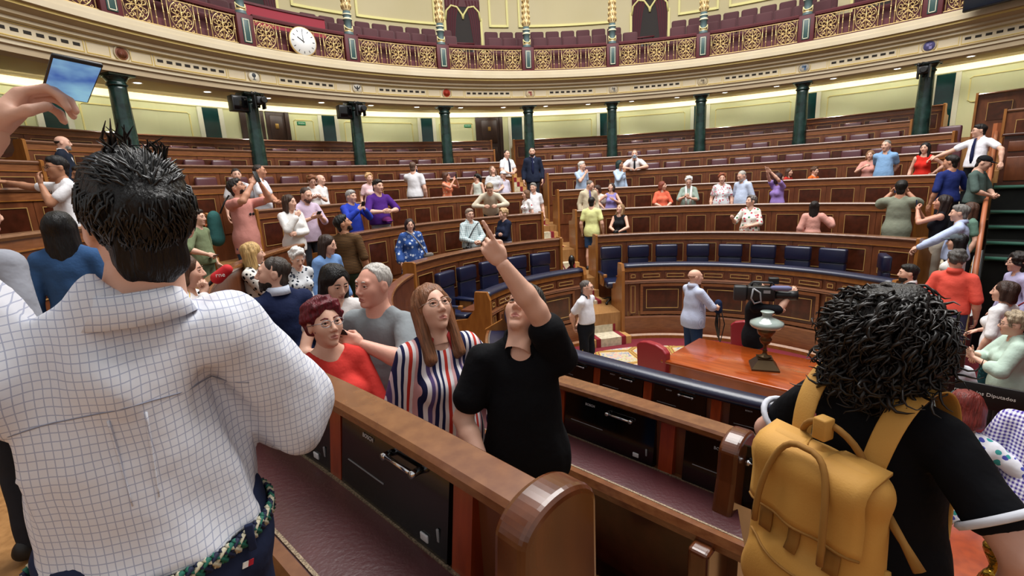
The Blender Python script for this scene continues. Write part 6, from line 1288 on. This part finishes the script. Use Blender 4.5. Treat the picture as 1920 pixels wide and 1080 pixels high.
hs = MB(); hs.tube([(.095*math.copysign(abs(cos(t))**.6, -cos(t)), -.345+.05*sin(t)**2, 1.03+.26*sin(t)) for t in np.linspace(0, PI, 22)], .0085, 0, 8); hs.build('front_handle', MUSD, bp)
hs = MB(); hs.tube([(-.085*cos(t), -.18-.035*sin(t), 1.24+.1*sin(t)) for t in np.linspace(0, PI, 14)], .009, 0, 8); hs.build('rear_handle', MUSD, bp)
hs = MB(); hs.rbox(-.018, .018, -.25, -.21, 1.30, 1.36, .005); hs.build('handle_snap', MUST, bp)
sp2 = MB(); sp2.tube([(.17, -.21, 1.02), (.2, -.24, .93), (.19, -.25, .86), (.16, -.26, .82)], .012, 0, 6); sp2.build('side_pocket', MUST, bp)
sw_ = MB()
for s in (-1, 1):
    Pc = [(s*.085, -.19, 1.16), (s*.10, -.175, 1.28), (s*.108, -.135, 1.38), (s*.112, -.06, 1.435), (s*.115, .02, 1.44), (s*.118, .085, 1.39), (s*.115, .125, 1.28), (s*.12, .13, 1.15), (s*.16, .08, 1.0), (s*.19, -.03, .92), (s*.17, -.15, .88)]
    wd = [.03, .032, .034, .034, .034, .032, .03, .024, .014, .012, .012]; V = []
    for p, w2 in zip(Pc, wd): V += [(p[0]-w2, p[1], p[2]), (p[0]+w2, p[1], p[2])]
    me_ = mesh('strap', V, [(i*2, i*2+1, i*2+3, i*2+2) for i in range(len(Pc)-1)], [MUST], smooth=True); o = obj('strap', me_, bp); m_ = o.modifiers.new('thick', 'SOLIDIFY'); m_.thickness = .012; m_.offset = 0; m2 = o.modifiers.new('s', 'SUBSURF'); m2.levels = 2; m2.render_levels = 2
tl_ = MB(); tl_.tube([(.155, -.2, 1.16), (.2, -.21, 1.12), (.24, -.215, 1.075)], [.012, .009, .014], 0, 6); tl_.build('strap_end', MUSD, bp)
tl_ = MB(); tl_.tube([(.17, -.2, .86), (.2, -.22, .80), (.235, -.22, .82), (.26, -.21, .80)], [.008, .006, .006, .004], 0, 6); tl_.tube([(.2, -.22, .80), (.225, -.22, .86), (.24, -.215, .89)], [.006, .006, .002], 0, 6); tl_.build('loose_webbing', MUSD, bp)
# ---------------------------------------------------------------- television camera on the cameraman's shoulder
def world_of(P, p):
    bpy.context.view_layer.update(); return P[0].matrix_world @ Vector([float(x) for x in p])
tv = empty('television_camera', tuple(world_of(cameraman, (.17, .05, 1.50))), label='black shoulder television camera with a grey-violet microphone', category='camera'); tv.rotation_euler = cameraman[0].rotation_euler
MB().rbox(-.07, .07, -.17, .16, -.02, .17, .02).build('body', BLACK, tv); MB().rbox(-.06, .06, -.33, -.17, -.03, .17, .02).build('battery', DGREY, tv)
MB().lathe([(.05, .16), (.055, .2), (.05, .3), (.062, .34), (.062, .42), (.045, .42)], 16, (0, 0, .06), axis='y').build('lens', BLACK, tv)
h = MB(); h.tube([(0, -.12, .17), (0, -.1, .22), (0, .12, .22), (0, .15, .17)], .015, 0, 6); h.build('top_handle', DGREY, tv)
MB().lathe([(.018, .1), (.032, .13), (.035, .3), (.02, .34)], 14, (.05, 0, .16), axis='y').build('microphone', mat('violet_foam', '6a6d92', .9), tv)
h = MB(); h.rbox(-.1, .0, .08, .2, .2, .28, .01); h.tube([(-.04, .1, .15), (-.04, .12, .22)], .01, 0, 5); h.build('viewfinder', BLACK, tv)
MB().tube([(.075, -.1, .15), (.085, -.02, .1), (.08, 0, -.02), (.075, -.08, -.05), (.075, -.12, .02), (.075, -.1, .15)], .012, 0, 6).build('cable_coil', SLOTM, tv)
h = MB(); h.box(.0702, .0712, .02, .1, .09, .13); h.build('label_plate', SLOTM, tv)
# ---------------------------------------------------------------- small belongings
def item(name, P, p, label, cat, rz=0):
    o = empty(name, tuple(world_of(P, p)), label=label, category=cat); o.rotation_euler.z = P[0].rotation_euler.z+rz; o.scale = P[0].scale; return o
W_, d_, n_ = reporter[4][0]; mc = empty('microphone', tuple(world_of(reporter, W_+d_*.08)), label='red foam microphone with white lettering held out by the reporter', category='microphone'); mc.rotation_euler.z = reporter[0].rotation_euler.z
mm = MB(); mm.tube([(0, -.04, -.05), (0, .06, .03)], .012, 0, 8); mm.build('stem', BLACK, mc)
F = Fld((-.06, .03, -.02), (.06, .21, .17), .006); F.cap((0, .085, .045), (0, .15, .095), .042, .036, .02); v, q = F.mesh(); obj('foam_head', mesh('foam_head', v, q, [mat('red_foam', 'c01a22', .8)], smooth=True), mc)
text('lettering', 'rne', .042, WHITE, mc, (.0455, .115, .068), (PI/2, rad(-38)*0, PI/2), .001)
bpk = item('teal_backpack', salmon_man, (.26, -.22, 1.12), 'teal backpack with orange badge hanging beside the salmon T-shirt man', 'backpack', .2)
F = Fld((-.16, -.1, -.25), (.16, .12, .22), .014); F.cap((0, 0, -.16), (0, 0, .1), .12, .09, .03, flat=.7); F.noise(.006, 25, 5, 4); v, q = F.mesh(); obj('bag_body', mesh('bag_body', v, q, [F_('2f5a58')], smooth=True), bpk); MB().lathe([(.03, -.1), (.028, -.105)], 10, (.03, 0, .0), axis='y').build('badge', mat('badge_orange', 'c8602a', .7), bpk); MB().tube([(-.06, .05, .15), (-.12, .1, .3), (-.2, .12, .38)], .012, 0, 5).build('strap', BLACK, bpk)
rb = item('red_handbag', whitetee, (.26, .16, .9), 'red shoulder bag of the woman in the white T-shirt', 'bag'); rb.rotation_euler.z += .6
F = Fld((-.17, -.07, -.13), (.17, .07, .12), .012); F.cap((-.11, 0, -.05), (.11, 0, -.05), .055, k=.03, flat=.7); F.cap((-.1, 0, .05), (.1, 0, .05), .045, k=.03, flat=.7); v, q = F.mesh(); obj('bag_body', mesh('bag_body', v, q, [mat('red_bag', 'b01a1e', .45)], smooth=True), rb)
MB().tube([(-.12, 0, .08), (-.14, -.06, .3), (-.2, -.12, .52), (-.24, -.2, .62)], .009, 0, 5).build('strap', mat('red_strap', '8a1a24', .5), rb)
pc = item('purple_cap', purple_man, (.0, .27, 1.0), 'purple baseball cap hanging at the waist of the purple T-shirt man', 'cap'); o = obj('crown', hair_mesh('cap', 1), pc); o.location = (0, 0, -.08); o.material_slots[0].link = 'OBJECT'; o.material_slots[0].material = F_('5a2058')
gb = item('grey_shoulder_bag', poncho_woman, (-.3, .1, .9), 'grey shoulder bag of the woman in the blue poncho', 'bag')
F = Fld((-.14, -.07, -.16), (.14, .07, .14), .013); F.cap((-.07, 0, -.09), (.07, 0, -.09), .06, k=.03, flat=.6); F.cap((-.06, 0, .07), (.06, 0, .07), .05, k=.03, flat=.6); v, q = F.mesh(); obj('bag_body', mesh('bag_body', v, q, [F_('77706c')], smooth=True), gb); MB().tube([(.06, .02, .1), (.16, .06, .3), (.3, .06, .5), (.4, -.02, .58)], .014, 0, 5).build('strap', F_('8a8480'), gb)
sb = item('strapped_bag', bald_man, (-.02, .47, 1.06), 'navy bag with hanging straps held by the bald man in jeans', 'bag'); F = Fld((-.1, -.08, -.13), (.1, .08, .13), .012); F.cap((0, 0, -.05), (0, 0, .05), .075, .065, .02, flat=.8); v, q = F.mesh(); obj('bag_body', mesh('bag_body', v, q, [F_('1a2744')], smooth=True), sb)
for k in range(3): MB().tube([(-.03+.03*k, .02*k, -.08), (-.06+.05*k, .05*k, -.3), (-.02+.03*k, .03, -.52-.05*k), (.0+.03*k, -.04, -.3), (.03, -.02, -.08)], .009, 0, 5).build('strap', BLACK, sb)
ch = item('small_camera', blacktop, (-.05, .4, 1.06), 'small black camera held by the woman in the black sleeveless top', 'camera'); MB().rbox(-.06, .06, -.03, .03, -.04, .04, .01).build('body', BLACK, ch); MB().lathe([(.03, .03), (.03, .07), (.02, .07)], 10, axis='y').build('lens', DGREY, ch)
ch = item('small_camera', plaid_man, (.2, .22, .92), 'black camera hanging at the hip of the plaid shirt man', 'camera'); MB().rbox(-.06, .06, -.03, .03, -.04, .04, .01).build('body', BLACK, ch); MB().lathe([(.03, .03), (.03, .07), (.02, .07)], 10, axis='y').build('lens', DGREY, ch); MB().tube([(0, -.02, .04), (-.06, -.06, .2), (-.2, -.08, .38), (-.34, -.1, .5)], .012, 0, 5).build('strap', BLACK, ch)
def stripe(P, pts, r, M, name): MB().tube(pts, r, 0, 5).build(name, M, P[0])
stripe(attendant, [(.118, .02, .98), (.15, .015, .8), (.165, .02, .5), (.155, 0, .1)], .009, mat('gold_braid', 'c9b060', .5), 'trouser_braid'); stripe(attendant, [(-.118, .02, .98), (-.15, .015, .8), (-.165, .02, .5), (-.155, 0, .1)], .009, mat('gold_braid', 'c9b060', .5), 'trouser_braid')
# shirt lettering of the teenager
tshirt = [o for o in teen[0].children if o.name.startswith('top')][0]
text('shirt_lettering', 'NADA', .085, BLACK, teen[0], (-.01, .152, 1.30), (PI/2, 0, PI), .0015)
# sunglasses hanging on the salmon T-shirt and the grey T-shirt
for P, p in ((salmon_man, (-.02, .128, 1.24)), (grey_man, (.05, .165, 1.2))):
    o = obj('sunglasses', None, P[0]); o.location = p; o.rotation_euler.x = -.2
    for s in (-1, 1): MB().lathe([(.021, .0), (.02, .006)], 12, (s*.025, 0, 0), axis='y').build('lens', BLACKP, o)
# banner with the name of the house
sg = empty('banner_sign', (1.52, -2.39, 0)); sg.rotation_euler.z = rad(-47); tag(sg, 'black banner sign with white lettering at the lower right', 'sign')
MB().rbox(-.62, .6, -.012, .012, 1.06, 1.27, .004).build('panel', BLACK, sg); text('lettering', 'Congreso de los Diputados', .042, WHITE, sg, (-.12, -.0135, 1.185), (PI/2, 0, 0), .001)
for x_ in (-.58, .56): MB().tube([(x_, .02, 0), (x_, .02, 1.06)], .012, 0, 6).build('post', DGREY, sg); MB().rbox(x_-.03, x_+.03, -.15, .15, 0, .03, .008).build('foot', DGREY, sg)
# gold foil bag and wooden bench end at the lower right corner
FOIL = mat('gold_foil', '9a7a2c', .25, .9, bump=.8, vs=14, bs=22, bdist=.03)
fo = empty('gold_foil_bag', (-.93, -4.76, 1.56)); tag(fo, 'crumpled shiny gold foil bag at the lower right corner', 'bag')
F = Fld((-.16, -.12, -.02), (.16, .12, .5), .012); F.cap((0, 0, .08), (0, 0, .22), .07, .05, .03, flat=.7); F.cap((0, 0, .22), (.0, 0, .32), .03, .05, .02, flat=.6); F.noise(.010, 60, 7, 8); v, q = F.mesh(); obj('foil', mesh('foil', v, q, [FOIL], smooth=True), fo)

be = empty('bench_end', (-.72, -4.55, .54)); be.rotation_euler.z = rad(20); tag(be, 'reddish wooden bench end beneath the gold foil bag', 'bench'); MB().rbox(-.35, .25, -.3, .2, 0, .98, .02).build('board', BURL, be); MB().rbox(-.4, .3, -.34, .24, .98, 1.02, .015).build('cap', REDW, be)
nw = empty('newel_post'); put(nw, -17.6, 3.95, .54); tag(nw, 'dark turned newel post at the foot of the central aisle', 'post'); MB().lathe([(.06, 0), (.06, .12), (.04, .16), (.055, .4), (.035, .62), (.05, .7), (.05, .8), (.03, .84), (.06, .9), (.07, .96), (.055, 1.03), (.02, 1.07)], 14).build('shaft', mat('ebony', '120b09', .3), nw); MB().tube([(0, .03, .85), (0, .3, .7), (0, .6, .9)], .018, 0, 6).build('red_rope', mat('red_rope', '6a1420', .8), nw)
SC_ = F_('e2e0dc')
for s in (-1, 1): MB().tube([(s*.05, -.02, 1.47), (s*.065, .07, 1.44), (s*.06, .15, 1.3), (s*.055, .165, 1.12), (s*.05, .16, .98)], .028, 0, 8).build('scarf_end', SC_, whitehair[0])
